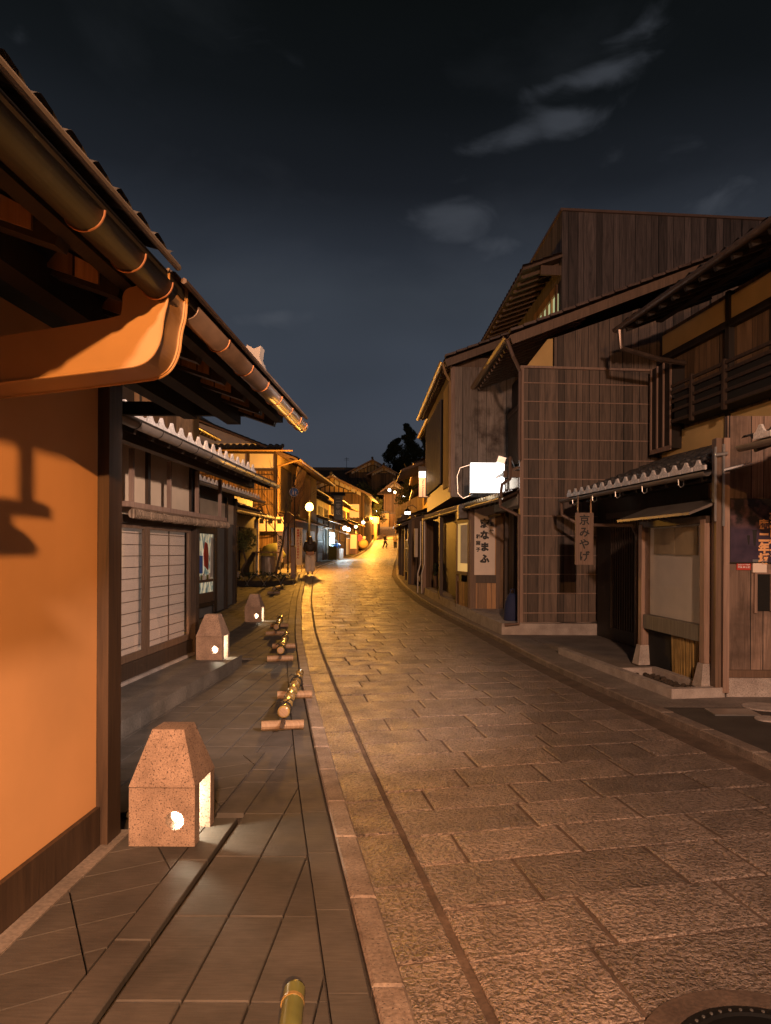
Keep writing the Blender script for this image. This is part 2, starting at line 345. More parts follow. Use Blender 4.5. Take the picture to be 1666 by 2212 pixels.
M['cloth_tan'] = plain('cloth_tan', (.50, .40, .25), .9, var=.2)
M['cloth_blue'] = plain('cloth_blue', (.02, .03, .09), .8)
M['cloth_cream'] = plain('cloth_cream', (.82, .70, .60), .9, var=.06)
M['paper'] = plain('paper', (.86, .80, .70), .8, var=.06, bstr=0)
M['ink'] = plain('ink_black', (.010, .009, .008), .6, bstr=0)
M['ink_red'] = plain('ink_red', (.45, .06, .03), .6, bstr=0)
M['white'] = plain('white_paint', (.78, .78, .78), .4, var=.04, bstr=0)
M['sign_blue'] = plain('sign_blue', (.04, .20, .75), .4, var=.1, bstr=0)
M['sign_red'] = plain('sign_red', (.50, .05, .03), .5, bstr=0)
M['glass'] = glass('window_glass')
M['lamp_glow'] = emit('lamp_globe_glow', (1, .55, .14), 12)
M['sign_glow'] = emit('lightbox_glow', (1, .97, .93), 4.5)
M['sign_warm'] = emit('sign_warm_glow', (1, .55, .28), .55)
M['sign_hot'] = emit('sign_hot_glow', (1, .88, .72), 4)
M['bulb_white'] = emit('bulb_white_glow', (1, .95, .90), 14)
M['bulb_cream'] = emit('bulb_cream_glow', (1, .86, .55), 7)
M['bulb_warm'] = emit('bulb_warm_glow', (1, .72, .35), 8)
M['window_green'] = emit('lit_window', (.62, .70, .36), .55)
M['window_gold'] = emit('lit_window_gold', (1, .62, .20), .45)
M['window_cream'] = emit('lit_shop_window', (.80, .66, .42), .30)
M['shop_cool'] = emit('shop_cool_glow', (.65, .95, 1), 3.2)

def shop_interior():
    m, nt, bs = new_mat('shop_interior'); co = coords(nt, (1, 2.2, 1)); n = noise_n(nt, co, 3.2, 3, .6)
    r_ = nt.nodes.new('ShaderNodeValToRGB'); nt.links.new(n, r_.inputs[0]); e_ = r_.color_ramp.elements; e_[0].position = .34; e_[0].color = (.10, .07, .04, 1); e_[1].position = .66; e_[1].color = (.80, .74, .55, 1)
    for p, c in ((.43, (.16, .26, .24, 1)), (.50, (.55, .46, .30, 1)), (.57, (.85, .70, .42, 1))): q = e_.new(p); q.color = c
    nt.links.new(r_.outputs[0], bs.inputs['Base Color']); nt.links.new(r_.outputs[0], bs.inputs['Emission Color']); bs.inputs['Emission Strength'].default_value = .42
    return m
M['shop_interior'] = shop_interior()
# reed screens
def reed(name, c1, c2, horiz=True, sc=90):
    m, nt, bs = new_mat(name); co = coords(nt); sp = nt.nodes.new('ShaderNodeSeparateXYZ'); nt.links.new(co, sp.inputs[0])
    w = sp.outputs[2] if horiz else mth(nt, 'ADD', sp.outputs[0], sp.outputs[1])
    s = mth(nt, 'SINE', mth(nt, 'MULTIPLY', w, sc*6.0)); col = mixc(nt, rng(nt, s, -1, 1), c1, c2)
    v = rng(nt, noise_n(nt, co, 7, 4), .3, .7, .6, 1.25); col = mixc(nt, 1.0, col, v, 'MULTIPLY')
    nt.links.new(col, bs.inputs['Base Color']); bs.inputs['Roughness'].default_value = .75; bump(nt, bs, s, .5, .004)
    return m
M['reed'] = reed('reed_blind', (.20, .125, .07), (.44, .29, .17), True, 55)
M['reed_roll'] = reed('reed_roll', (.17, .115, .075), (.46, .34, .24), False, 26)

# paving: chiselled granite setts
def sett_material():
    m, nt, bs = new_mat('chiselled_granite'); co = coords(nt)
    c = mixc(nt, rng(nt, noise_n(nt, co, 5, 4), .3, .7), (.165, .130, .110), (.285, .225, .188))
    c = mixc(nt, 1.0, c, rng(nt, noise_n(nt, co, 130, 2), .3, .7, .7, 1.3), 'MULTIPLY')
    at = nt.nodes.new('ShaderNodeVertexColor'); at.layer_name = 'tint'; c = mixc(nt, 1.0, c, at.outputs[0], 'MULTIPLY')
    n1 = noise_n(nt, co, 46, 2, .5, .6); n2 = noise_n(nt, co, 110, 3, .6)
    pit = rng(nt, n1, .36, .60)
    h = mth(nt, 'ADD', pit, mth(nt, 'MULTIPLY', n2, .55))
    c = mixc(nt, rng(nt, pit, 0, .8, .62, 0), c, (.035, .025, .020, 1))
    nt.links.new(c, bs.inputs['Base Color'])
    nt.links.new(rng(nt, noise_n(nt, co, 3, 3), .3, .7, .40, .60), bs.inputs['Roughness']); bs.inputs['Specular IOR Level'].default_value = .5
    bump(nt, bs, h, .85, .012)
    return m
M['sett'] = sett_material()
def slate_material():
    m, nt, bs = new_mat('slate_tile'); co = coords(nt)
    c = mixc(nt, rng(nt, noise_n(nt, co, 3.5, 4), .3, .7), (.056, .052, .048), (.092, .084, .077))
    st = coords(nt, (9, 90, 1)); c = mixc(nt, 1.0, c, rng(nt, noise_n(nt, st, 1, 3), .3, .7, .85, 1.15), 'MULTIPLY')
    at = nt.nodes.new('ShaderNodeVertexColor'); at.layer_name = 'tint'; c = mixc(nt, 1.0, c, at.outputs[0], 'MULTIPLY')
    nt.links.new(c, bs.inputs['Base Color']); nt.links.new(rng(nt, noise_n(nt, co, 6, 3), .3, .7, .62, .80), bs.inputs['Roughness']); bs.inputs['Specular IOR Level'].default_value = .3
    bump(nt, bs, mth(nt, 'ADD', noise_n(nt, co, 90, 3), noise_n(nt, co, 12, 2)), .18, .005)
    return m
M['slate'] = slate_material()
M['slate_pale'] = stone('slate_pale', (.085, .078, .070), (.14, .128, .115), 4, 60, .65, .15, .003, 60, tint=True)
M['leaf_dark'] = plain('foliage_dark', (.030, .045, .018), .8, var=.5, scale=1, bstr=0)
M['leaf_mid'] = plain('foliage_mid', (.10, .105, .03), .7, var=.5, scale=1, bstr=0)
M['bark'] = plain('bark', (.07, .05, .035), .9, var=.3)

# ------------------------------------------------------------------ ground
mb = MB()
ys = [-60, -30, -12, -6]+[y*1.0 for y in range(-4, 110, 2)]+list(range(110, 430, 20))
xs = [-400, -150, -60, -30, -16, -10, -7, -4, -2, 0, 2, 4, 7, 10, 16, 30, 60, 150, 400]
rows = []
for y in ys:
    rows.append(mb.vs([(x, y, g(y)-.10+(max(0, abs(x+3)-14)*.16 if y > 60 else 0)*min(1, max(0, (y-60)/40))) for x in xs]))
for a, b in zip(rows, rows[1:]):
    for k in range(len(xs)-1): mb.face((a+k, a+k+1, b+k+1, b+k))
tag(mb.build('ground', M['earth']), kind='structure')

# road: mortar bed
mb = MB(); st = [y*.5 for y in range(-8, 60)]+[30+y*1.0 for y in range(0, 82)]
pr = None
for y in st:
    l, r = lk(y)+.0, rk(y)
    cur = mb.vs([(l-.12, y, g(y)-.014), (l+(r-l)*.33, y, g(y)-.006), (l+(r-l)*.66, y, g(y)-.006), (r+.02, y, g(y)-.014)])
    if pr is not None:
        for k in range(3): mb.face((pr+k, pr+k+1, cur+k+1, cur+k))
    pr = cur
tag(mb.build('road_bed', M['bed']), kind='structure')

# setts: rows across the road, slab by slab
mb = MB(); s = 0.0
def cl(y): return (lk(y)+rk(y))/2
def road_pt(y, t):      # t in metres from the left kerb line, measured along the local normal
    dl = (lk(y+.5)-lk(y-.5)); n = Vector((1, -dl, 0)).normalized(); n = Vector((n.x, -n.y*-1 if False else -dl/math.sqrt(1+dl*dl), 0))
    n = Vector((1, -(-dl)*-1, 0)).normalized() if False else Vector((1, -dl, 0)).normalized()
    return Vector((lk(y), y, 0))+n*t
def sett(y0, y1, t0, t1, tint, jit=.004, lift=.0, m=0, gap=.012):
    pa = [road_pt(y0, t0), road_pt(y0, t1), road_pt(y1, t1), road_pt(y1, t0)]
    c = sum(pa, Vector())/4; out = []; inn = []
    for p in pa:
        d = (c-p); d.normalize(); q = p+d*gap*1.1; out.append(q)
        inn.append(q+d*.014)
    dz = random.uniform(-.0025, .0025)+lift
    mb.curt = tint
    i = mb.vs([(p.x, p.y, g(p.y)-.016) for p in out]+[(p.x, p.y, g(p.y)-.004+dz) for p in out]+[(p.x, p.y, g(p.y)+.001+dz) for p in inn])
    mb.face((i+8, i+9, i+10, i+11), m)
    for k in range(4):
        mb.face((i+4+k, i+4+(k+1) % 4, i+8+(k+1) % 4, i+8+k), m); mb.face((i+k, i+(k+1) % 4, i+4+(k+1) % 4, i+4+k), m)
y = -3.0
while y < 104:
    dy = random.uniform(.36, .45) if y < 60 else .8
    dl = lk(y+.5)-lk(y-.5); k = math.sqrt(1+dl*dl); wid = (rk(y+.6)-lk(y))*1.0/k*1.0
    t = .275; first = True
    while t < wid-.12:
        w = random.uniform(.34, .92) if not first else random.uniform(.25, .85); first = False
        if wid-.10-(t+w) < .28: w = wid-.10-t
        sett(y, y+dy, t, t+w, random.uniform(.70, 1.22), gap=.0115, jit=0); t += w
    y += dy
y = -3.0
while y < 60:
    dy = random.uniform(.52, .64); sett(y, y+dy, 0.0, .250, random.uniform(.8, 1.05), lift=-.003, gap=.005); y += dy
tag(mb.build('road', M['sett']), kind='structure')

# kerbs
def kerb(name, fn, off0, off1, h, y0, y1, step=.62, mat=None, base=-.05):
    global mb
    mb = MB(); y = y0
    while y < y1:
        yy = y+step*random.uniform(.85, 1.15); a0, a1, b0, b1 = fn(y)+off0, fn(y)+off1, fn(yy-.008)+off0, fn(yy-.008)+off1; mb.curt = random.uniform(.85, 1.15)
        z0, z1 = g(y), g(yy); hh = h+random.uniform(-.003, .003); c = .010
        i = mb.vs([(a0, y, z0+base), (a1, y, z0+base), (b1, yy-.008, z1+base), (b0, yy-.008, z1+base),
                   (a0, y, z0+hh-c), (a1, y, z0+hh-c), (b1, yy-.008, z1+hh-c), (b0, yy-.008, z1+hh-c),
                   (a0+c, y+c, z0+hh), (a1-c, y+c, z0+hh), (b1-c, yy-.008-c, z1+hh), (b0+c, yy-.008-c, z1+hh)])
        mb.face((i+8, i+9, i+10, i+11))
        for k in range(4):
            mb.face((i+4+k, i+4+(k+1) % 4, i+8+(k+1) % 4, i+8+k)); mb.face((i+k, i+(k+1) % 4, i+4+(k+1) % 4, i+4+k))
        y = yy
    return tag(mb.build(name, mat or M['kerb']), kind='structure')
kerb('kerb_left', lk, -.125, -.005, .045, -3, 100)
kerb('kerb_right', rk, .0, .13, .065, -3, 100, .62)

from itertools import product
def clip(poly, f):
    out = []
    for a, b in zip(poly, poly[1:]+poly[:1]):
        fa, fb = f(a), f(b)
        if fa >= 0: out.append(a)
        if fa*fb < 0:
            t = fa/(fa-fb); out.append((a[0]+(b[0]-a[0])*t, a[1]+(b[1]-a[1])*t))
    return out
# left pavement: slate tiles with real joints
mb = MB()
def tile(x0, x1, y0, y1, dz=0, j=.004, xe=None):
    mb.curt = random.uniform(.86, 1.12); x2 = (xe if xe is not None else x1)-j
    c = .004; z0, z1 = g(y0)+.04+dz, g(y1)+.04+dz; x0 += j; x1 -= j; y0 += j; y1 -= j
    i = mb.vs([(x0, y0, z0-.03), (x1, y0, z0-.03), (x2, y1, z1-.03), (x0, y1, z1-.03), (x0, y0, z0-c), (x1, y0, z0-c), (x2, y1, z1-c), (x0, y1, z1-c), (x0+c, y0+c, z0), (x1-c, y0+c, z0), (x2-c, y1-c, z1), (x0+c, y1-c, z1)])
    mb.face((i+8, i+9, i+10, i+11))
    for k in range(4):
        mb.face((i+4+k, i+4+(k+1) % 4, i+8+(k+1) % 4, i+8+k)); mb.face((i+k, i+(k+1) % 4, i+4+(k+1) % 4, i+4+k))
rowsY = []; y = -1.6
while y < 27:
    dy = random.choice((.60, .60, .58, .28)); rowsY.append((y, y+dy)); y += dy
CW = .236
for (y0, y1) in rowsY:
    ea, eb = lk(y0)-.291, lk(y1)-.291; edge = max(ea, eb)
    x = -1.075 if y0 < 4.2 else (-2.52 if y0 < 10 else (-4.9 if y0 < 18 else -9.5))
    left = x; xx = -1.075+CW*math.ceil((left+1.075)/CW-1e-6)
    if xx > left+.02: tile(left, xx, y0, y1)
    while xx < edge:
        a1, b1 = max(xx+.009, min(xx+CW, ea)), max(xx+.009, min(xx+CW, eb))
        if min(ea, eb) >= xx+CW: tile(xx, xx+CW, y0, y1)
        else:
            q = [(xx+.004, y0+.004), (xx+CW-.004, y0+.004), (xx+CW-.004, y1-.004), (xx+.004, y1-.004)]
            q = clip(q, lambda p: (ea+(eb-ea)*(p[1]-y0)/(y1-y0))-p[0]-.004)
            if len(q) > 2: mb.curt = random.uniform(.86, 1.12); zz = g(y0)+.04; mb.extrude([(px_, py_, g(py_)+.01) for px_, py_ in q], (0, 0, .03))
        xx += CW
mats_tiles = M['slate']
# border strip that follows the kerb
y = -1.6
while y < 34:
    y1 = y+.59; mb.curt = random.uniform(.9, 1.15)
    P4 = [(lk(y)-.285, y), (lk(y)-.143, y), (lk(y1-.006)-.143, y1-.006), (lk(y1-.006)-.285, y1-.006)]
    i = mb.vs([(a, b, g(b)+.012) for a, b in P4]+[(a, b, g(b)+.041) for a, b in P4]); mb.face((i+4, i+5, i+6, i+7))
    for k in range(4): mb.face((i+k, i+(k+1) % 4, i+4+(k+1) % 4, i+4+k))
    y = y1
# raised margin along the first house
y = -1.6
while y < 4.0:
    y1 = min(y+.74, 4.15); tile(-1.235, -1.083, y, y1, .016); y = y1
tag(mb.build('pavement_left', M['slate']), kind='structure')
# diagonal tiles beside the wall
mb = MB(); ca, sa = math.cos(R(31)), math.sin(R(31))
for i_, j_ in product(range(-16, 16), range(-16, 16)):
    a0, b0 = i_*.44, j_*.235+1
    q = [(a0+.004, b0+.004), (a0+.436, b0+.004), (a0+.436, b0+.231), (a0+.004, b0+.231)]
    q = [(x*ca-y_*sa-1.2, x*sa+y_*ca) for x, y_ in q]
    for f in (lambda p: p[0]+1.62, lambda p: -1.238-p[0], lambda p: p[1]+1.6, lambda p: 5.7-p[1]): q = clip(q, f) if len(q) > 2 else []
    if len(q) < 3: continue
    mb.curt = random.uniform(.82, 1.12); mb.extrude([(x, y_, .03) for x, y_ in q], (0, 0, .024))
tag(mb.build('pavement_entrance', M['slate']), kind='structure')
mb = MB()   # tile bedding below the joints
pr = None
for y in [k*.5-2 for k in range(0, 110)]:
    cur = mb.vs([(-13.5, y, g(y)+.0), (lk(y)-.12, y, g(y)+.0)])
    if pr is not None: mb.face((pr, pr+1, cur+1, cur))
    pr = cur
tag(mb.build('pavement_bed', M['asphalt']), kind='structure')
# step platform before the lit shop
mb = MB(); y = 4.6
while y < 9.9:
    y1 = min(y+.6, 9.9); mb.curt = random.uniform(.85, 1.1)
    mb.box(-2.84, -2.54, y+.003, y1-.003, .02, .172); 
    mb.curt = random.uniform(.85, 1.1); mb.box(-3.24, -2.846, y+.003, y1-.003, .02, .171); y = y1
tag(mb.build('step_platform', M['slate_pale']), kind='structure')
# cross lane (asphalt) by the planted bed and the car park behind it
mb = MB(); pr = None
for y in [k*.5+20 for k in range(0, 32)]:
    cur = mb.vs([(-16, y, g(y)+.046), (lk(y)-.29, y, g(y)+.046)])
    if pr is not None and y > 27: mb.face((pr, pr+1, cur+1, cur))
    pr = cur
tag(mb.build('lane', M['concrete']), kind='structure')

# right margin: concrete strip, asphalt yard
def strip(name, mat, fa, fb, y0, y1, dz, n=60):
    mb = MB(); pr = None
    for k in range(n+1):
        y = y0+(y1-y0)*k/n; cur = mb.vs([(fa(y), y, g(y)+dz), (fb(y), y, g(y)+dz)])
        if pr is not None: mb.face((pr, pr+1, cur+1, cur))
        pr = cur
    return tag(mb.build(name, mat), kind='structure')
strip('pavement_right', M['concrete'], lambda y: rk(y)+.125, lambda y: rk(y)+3.4, 7.2, 100, .050, 180)
strip('yard', M['asphalt'], lambda y: rk(y)+.125, lambda y: rk(y)+6.4, -3, 7.5, .046)

# ------------------------------------------------------------------ building parts
def tile_roof(mb, e0, e1, t0, t1, tw=.27, rowh=.25, amp=.028, res=5, m=0):
    """tiled slope: eave from e0 to e1, upper edge from t0 to t1"""
    e0, e1, t0, t1 = map(Vector, (e0, e1, t0, t1)); L = (e1-e0).length; S = (t0-e0).length
    nu = max(2, int(L/tw)*res); nv = max(1, int(S/rowh)); base = []
    for v in range(nv):
        for sub, zz in ((0, .026), (1, .002)):
            fv = (v+sub*.999)/nv; ids = []
            for u in range(nu+1):
                fu = u/nu; p = (e0*(1-fu)+e1*fu)*(1-fv)+(t0*(1-fu)+t1*fu)*fv
                ph = (fu*L/tw) % 1.0; w = amp*(math.sin(ph*2*math.pi)+.35*math.sin(ph*4*math.pi+.7)); ids.append((p.x, p.y, p.z+zz+w+.035))
            base.append(mb.vs(ids))
    for a, b in zip(base, base[1:]):
        for u in range(nu): mb.face((a+u, a+u+1, b+u+1, b+u), m)
def eave_tiles(mb, p0, p1, tw=.27, h=.10, th=.02, m=0):
    p0, p1 = Vector(p0), Vector(p1); d = p1-p0; n = int(d.length/tw); d.normalize(); out = d.cross(Vector((0, 0, 1)))*th
    prof = [(0, 0), (.90, 0), (.90, .42), (.74, .36), (.56, .50), (.46, .78), (.40, 1.0), (.28, 1.0), (.22, .80), (.12, .55), (0, .44)]
    for k in range(n):
        b = p0+d*tw*k; mb.extrude([b+d*(tw*a)+Vector((0, 0, z*h)) for a, z in prof], out, m)
def rafters(mb, e0, e1, t0, t1, step=.45, w=.05, h=.07, m=0, off=.05):
    e0, e1, t0, t1 = map(Vector, (e0, e1, t0, t1)); n = max(1, int((e1-e0).length/step))
    for k in range(n+1):
        f = (k+.5)/(n+1); a = e0.lerp(e1, f)-Vector((0, 0, off)); b = t0.lerp(t1, f)-Vector((0, 0, off)); mb.beam(a, b, w, h, m)
def slab(mb, e0, e1, t0, t1, th=.03, m=0):
    dn = Vector((0, 0, -th)); P = [Vector(p) for p in (e0, e1, t1, t0)]; mb.hexa([p+dn for p in P]+P, m)

def house(name, loc, rz, side, L, D, z1, z2, label, o1=.8, o2=.9, sb=.9, wall1='plank_brown', wall2='plaster_gold', lat=((.3, 2.0),), doors=(), wins2=(), pal_eave=False, gut='gutter', group=None, ridge_h=None, gable='plaster_white', roofmat='tile', low=True, lit=False, base=-.4, tw=.27, res=4, band=None):
    """two-storey timber townhouse; local x grows away from the street for side=+1"""
    T = thing(name, loc, label, 'house', group, rz); s = side
    b = MB(); b.box(*(sorted((0, s*D))), 0, L, base, z1+.25); b.build('lower_wall', M[wall1], T)
    if z2:
        zt = z1+.38*(o1+sb)
        b = MB(); b.box(*(sorted((s*sb, s*(D-.01)))), .01, L-.01, z1+.255, z2+.22); b.build('upper_wall', M[wall2], T)
        rh = ridge_h or (D-sb)/2*.42; xm = s*(sb+(D-sb)/2); ze = z2
        xe = s*(sb-o2); xb = s*(D+o2*.6); sl = (rh+.28)/abs(xm-xe) if False else None
        zr = z2+.22+rh
        # gable triangles
        b = MB(); zs = z2+.223
        b.extrude([(s*(sb+.02), .02, zs), (s*(D-.02), .02, zs), (xm, .02, zr-.03)], (0, L-.04, 0)); b.build('gable', M[gable], T)
        e0, e1, t0, t1 = (xe, -.25, ze), (xe, L+.25, ze), (xm, -.25, zr+.12), (xm, L+.25, zr+.12)
        k0, k1 = (s*(D+.5), -.25, ze), (s*(D+.5), L+.25, ze)
        b = MB(); slab(b, e0, e1, t0, t1, .05, 0); slab(b, k0, k1, t0, t1, .05, 0)
        rafters(b, e0, e1, (s*sb, -.25, ze+(zr+.12-ze)*abs(s*sb-xe)/abs(xm-xe)), (s*sb, L+.25, ze+(zr+.12-ze)*abs(s*sb-xe)/abs(xm-xe)), .42, .05, .07, 0, .09)
        rf = b.build('upper_roof', M['wood_dark'], T)
        b = MB(); tile_roof(b, e0, e1, t0, t1, tw, .26, .026, res); tile_roof(b, k0, k1, t0, t1, tw*2, .5, .03, 2)
        b.tube([(xm, -.3, zr+.25), (xm, L+.3, zr+.25)], .10, 8); b.build('tiles', M[roofmat], rf)
        b = MB(); b.halfpipe((xe-s*.06, -.3, ze-.01), (xe-s*.06, L+.3, ze-.01), .06); b.build('gutter', M[gut], rf)
        for j, (a, c, za, zb, mat) in enumerate(wins2):
            b = MB(); b.box(*(sorted((s*(sb-.015), s*(sb+.01)))), a, c, za, zb); w = b.build('window', M[mat], T)
            b = MB(); f = .045; x0, x1 = sorted((s*(sb-.05), s*(sb-.016)))
            b.box(x0, x1, a-f, a, za-f, zb+f); b.box(x0, x1, c, c+f, za-f, zb+f); b.box(x0, x1, a, c, za-f, za); b.box(x0, x1, a, c, zb, zb+f)
            n = max(2, int((c-a)/.13))
            for q in range(1, n): yy = a+(c-a)*q/n; b.box(x0+.008, x1-.004, yy-.015, yy+.015, za, zb)
            b.build('frame', M['wood_dark'], w)
        if low:
            e0, e1, t0, t1 = (-s*o1, -.05, z1), (-s*o1, L+.05, z1), (s*sb, -.05, zt), (s*sb, L+.05, zt)
            b = MB(); slab(b, e0, e1, t0, t1, .04); rafters(b, e0, e1, t0, t1, .42, .05, .06, 0, .07); rf = b.build('lower_roof', M['wood_dark'], T)
            b = MB(); tile_roof(b, e0, e1, t0, t1, tw, .26, .024, res); b.build('tiles', M[roofmat], rf)
            b = MB(); b.halfpipe((-s*(o1+.06), -.1, z1-.02), (-s*(o1+.06), L+.1, z1-.02), .055); b.build('gutter', M[gut], rf)
            if pal_eave:
                b = MB(); eave_tiles(b, (-s*(o1+.01), -.05, z1+.01), (-s*(o1+.01), L+.05, z1+.01), tw, .09); b.build('eave_tiles', M['tile_pale'], rf)
    for a, c in lat:       # lattice bays
        b = MB(); x0, x1 = sorted((-s*.06, -s*.003)); n = int((c-a)/.075)
        for q in range(n+1): yy = a+(c-a)*q/n; b.box(x0, x1, yy-.014, yy+.014, .5, z1-.55)
        for zz in (.47, 1.3, z1-.55): b.box(x0-.004 if s > 0 else x0, x1 if s > 0 else x1+.004, a-.03, c+.03, zz-.025, zz+.025)
        b.build('lattice', M['wood_dark'], T)
    for a, c, mat in doors:
        b = MB(); x0, x1 = sorted((-s*.02, -s*.003)); b.box(x0, x1, a, c, .05, z1-.5); d = b.build('door', M[mat], T)
        b = MB(); x0, x1 = sorted((-s*.06, -s*.022))
        for yy in (a-.05, (a+c)/2, c+.05): b.box(x0, x1, yy-.03, yy+.03, .02, z1-.45)
        b.box(x0, x1, a, c, z1-.5, z1-.42); b.build('frame', M['wood_mid'], d)
    for yy in (.05, L/2, L-.05): b = MB(); b.box(*(sorted((-s*.08, s*.04))), yy-.055, yy+.055, base, z1+.1); b.build('post', M['wood_dark'], T)
    return T

def leaves(b, c, rad, n, size, sq=(1, 1, 1), hollow=.2):
    for _ in range(n):
        v = Vector((random.gauss(0, 1), random.gauss(0, 1), random.gauss(0, 1))).normalized()*(hollow+(1-hollow)*random.random()**.5)
        p = Vector(c)+Vector((v.x*rad*sq[0], v.y*rad*sq[1], v.z*rad*sq[2])); a = Vector((random.gauss(0, 1), random.gauss(0, 1), random.gauss(0, 1))).normalized(); q = a.orthogonal().normalized(); s = size*random.uniform(.5, 1.3)
        b.quad(p-a*s, p+q*s*.5, p+a*s, p-q*s*.5)
# ================================================================== LEFT: house with the orange wall
HA = thing('plastered_house', (-1.72, 0, 0), 'nearest house on the left with smooth orange plaster wall and deep dark eaves', 'house')
ox = -1.72
b = MB(); b.box(-4.5, 0, -4, 3.74, .262, 2.62); b.build('plaster_wall', M['plaster_ochre'], HA)
b = MB(); b.box(-.6, .022, -4, 3.74, .03, .26); b.build('skirting_board', M['wood_dark'], HA)
b = MB(); b.box(.024, .105, -4, 3.95, 0, .062); b.build('base_kerb', M['concrete'], HA)
b = MB(); b.box(-.10, .06, 3.742, 3.90, .05, 2.6); b.build('corner_post', M['wood_dark'], HA)
b = MB(); b.box(-4.5, -.12, 3.742, 3.86, 0, 2.6); b.build('end_wall', M['wood_black'], HA)
# eaves: rafters, boards, tiled edge
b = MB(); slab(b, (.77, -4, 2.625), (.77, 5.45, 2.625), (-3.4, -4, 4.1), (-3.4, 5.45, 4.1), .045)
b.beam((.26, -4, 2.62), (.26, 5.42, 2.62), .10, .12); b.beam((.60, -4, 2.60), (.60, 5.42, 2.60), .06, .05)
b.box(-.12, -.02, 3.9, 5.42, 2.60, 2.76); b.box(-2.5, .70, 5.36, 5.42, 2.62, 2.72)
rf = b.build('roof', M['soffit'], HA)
for k in range(21):
    y = -3.6+k*.45; b = MB(); b.beam((-.05, y, 2.80), (.58, y, 2.585), .075, .085); r_ = b.build('rafter', M['wood_black'], rf)
    b = MB(); b.extrude([(.30, y-.039, 2.655), (.50, y-.039, 2.587), (.50, y-.039, 2.645), (.36, y-.039, 2.72)], (0, -.012, 0)); b.build('cut_end', M['wood_amber'], r_)
b = MB(); tile_roof(b, (.79, -4, 2.625), (.79, 2.62, 2.625), (-3.4, -4, 4.16), (-3.4, 2.62, 4.16), .15, .26, .012, 8); b.build('tiles', M['tile'], rf)
b = MB(); b.tube([(.80, -4, 2.645), (.80, 2.64, 2.645)], .012, 8); b.build('drip_edge', M['gutter_grey'], rf)
b = MB(); slab(b, (.79, 2.64, 2.63), (.79, 5.47, 2.63), (-3.4, 2.64, 4.12), (-3.4, 5.47, 4.12), .0049)
b.tube([(.80, 2.7, 2.62), (.80, 5.47, 2.62)], .012, 6); b.build('sheet_roofing', M['gutter'], rf)
b = MB(); b.halfpipe((.735, -4, 2.575), (.735, 2.66, 2.575), .057, 15); b.build('gutter', M['gutter_dark'], HA, smooth=True)
b = MB(); b.halfpipe((.755, 2.86, 2.575), (.755, 5.52, 2.575), .052, 15)
gt = b.build('gutter', M['gutter'], HA, smooth=True)
for i, y in enumerate((1.45, 2.05, 2.35, 2.60, 3.3, 3.75, 4.12, 4.5, 4.86, 5.2, 5.44)):
    rr = .060 if y < 2.7 else .055; zc = 2.575; xc = .735 if y < 2.7 else .755
    b = MB(); b.tube([(xc+rr*math.cos(math.pi*t/12), y, zc-rr*math.sin(math.pi*t/12)) for t in range(13)], .0035, 6); b.build('strap', M['copper'], gt)
poly = [(-1.72, 2.36), (-1.13, 2.455), (-1.12, 2.48), (-1.12, 2.56), (-1.05, 2.575), (-1.04, 2.63), (-.948, 2.635), (-.95, 2.52), (-.968, 2.46), (-.975, 2.38), (-1.0, 2.32), (-1.04, 2.285), (-1.10, 2.27), (-1.72, 2.195)]
def rounded(pl, n=2):
    for _ in range(n):
        out = [pl[0]]
        for p, q in zip(pl, pl[1:]): out += [(p[0]*.75+q[0]*.25, p[1]*.75+q[1]*.25), (p[0]*.25+q[0]*.75, p[1]*.25+q[1]*.75)]
        pl = out+[pl[-1]]
    return pl
pa_ = rounded(poly[:6])+poly[6:7]; pb_ = rounded(poly[6:]); npa = len(pa_)-1; poly = pa_+pb_[1:]
b = MB(); b.extrude([(x-ox, 2.625, z) for x, z in poly], (0, .012, 0)); b.extrude([(x-ox, 2.80, z) for x, z in poly], (0, .012, 0))
for (x0, z0), (x1, z1) in zip(poly[npa:], poly[npa+1:]): b.hexa([(x0-ox-.012, 2.637, z0), (x0-ox-.006, 2.637, z0), (x1-ox-.006, 2.637, z1), (x1-ox-.012, 2.637, z1), (x0-ox-.012, 2.80, z0), (x0-ox-.006, 2.80, z0), (x1-ox-.006, 2.80, z1), (x1-ox-.012, 2.80, z1)])
gbx = b.build('rain_collector', M['gutter_orange'], HA)
edge = [(x-ox, 2.62, z) for x, z in poly[npa:]]
b = MB(); b.tube(edge, .005, 6); b.tube([(x, 2.815, z) for x, _, z in edge], .006, 6); b.build('rolled_edge', M['gutter_orange'], gbx)
b = MB(); b.box(.512, .524, 1.63, 1.70, 2.18, 2.62); b.box(.505, .53, 1.15, 1.80, 2.14, 2.18); b.extrude([(.505, 1.2, 2.095), (.505, 1.60, 2.095), (.505, 1.65, 2.07), (.505, 1.70, 2.035), (.505, 1.67, 2.01), (.505, 1.15, 2.01)], (.03, 0, 0)); b.box(.51, .52, 1.15, 1.58, 2.095, 2.14); b.build('hanging_shadow_caster', M['wood_dark'], HA)  # flat unseen cut-out, shaped to throw the hanging shadow onto the wall
# ornament on the roof edge
b = MB(); sil = [(0, 0), (.07, .02), (.10, .09), (.075, .15), (.085, .22), (.045, .20), (0, .225), (-.03, .17), (-.05, .09), (-.04, .02)]
b.extrude([(.60+x, 4.45, 2.66+z) for x, z in sil], (0, .10, 0)); b.build('roof_ornament', M['gutter_grey'], rf)
b = MB(); b.extrude([(.50+x, 3.7, 2.70+z*.55) for x, z in sil], (0, .5, 0)); b.build('ridge_end', M['tile_brown'], rf)

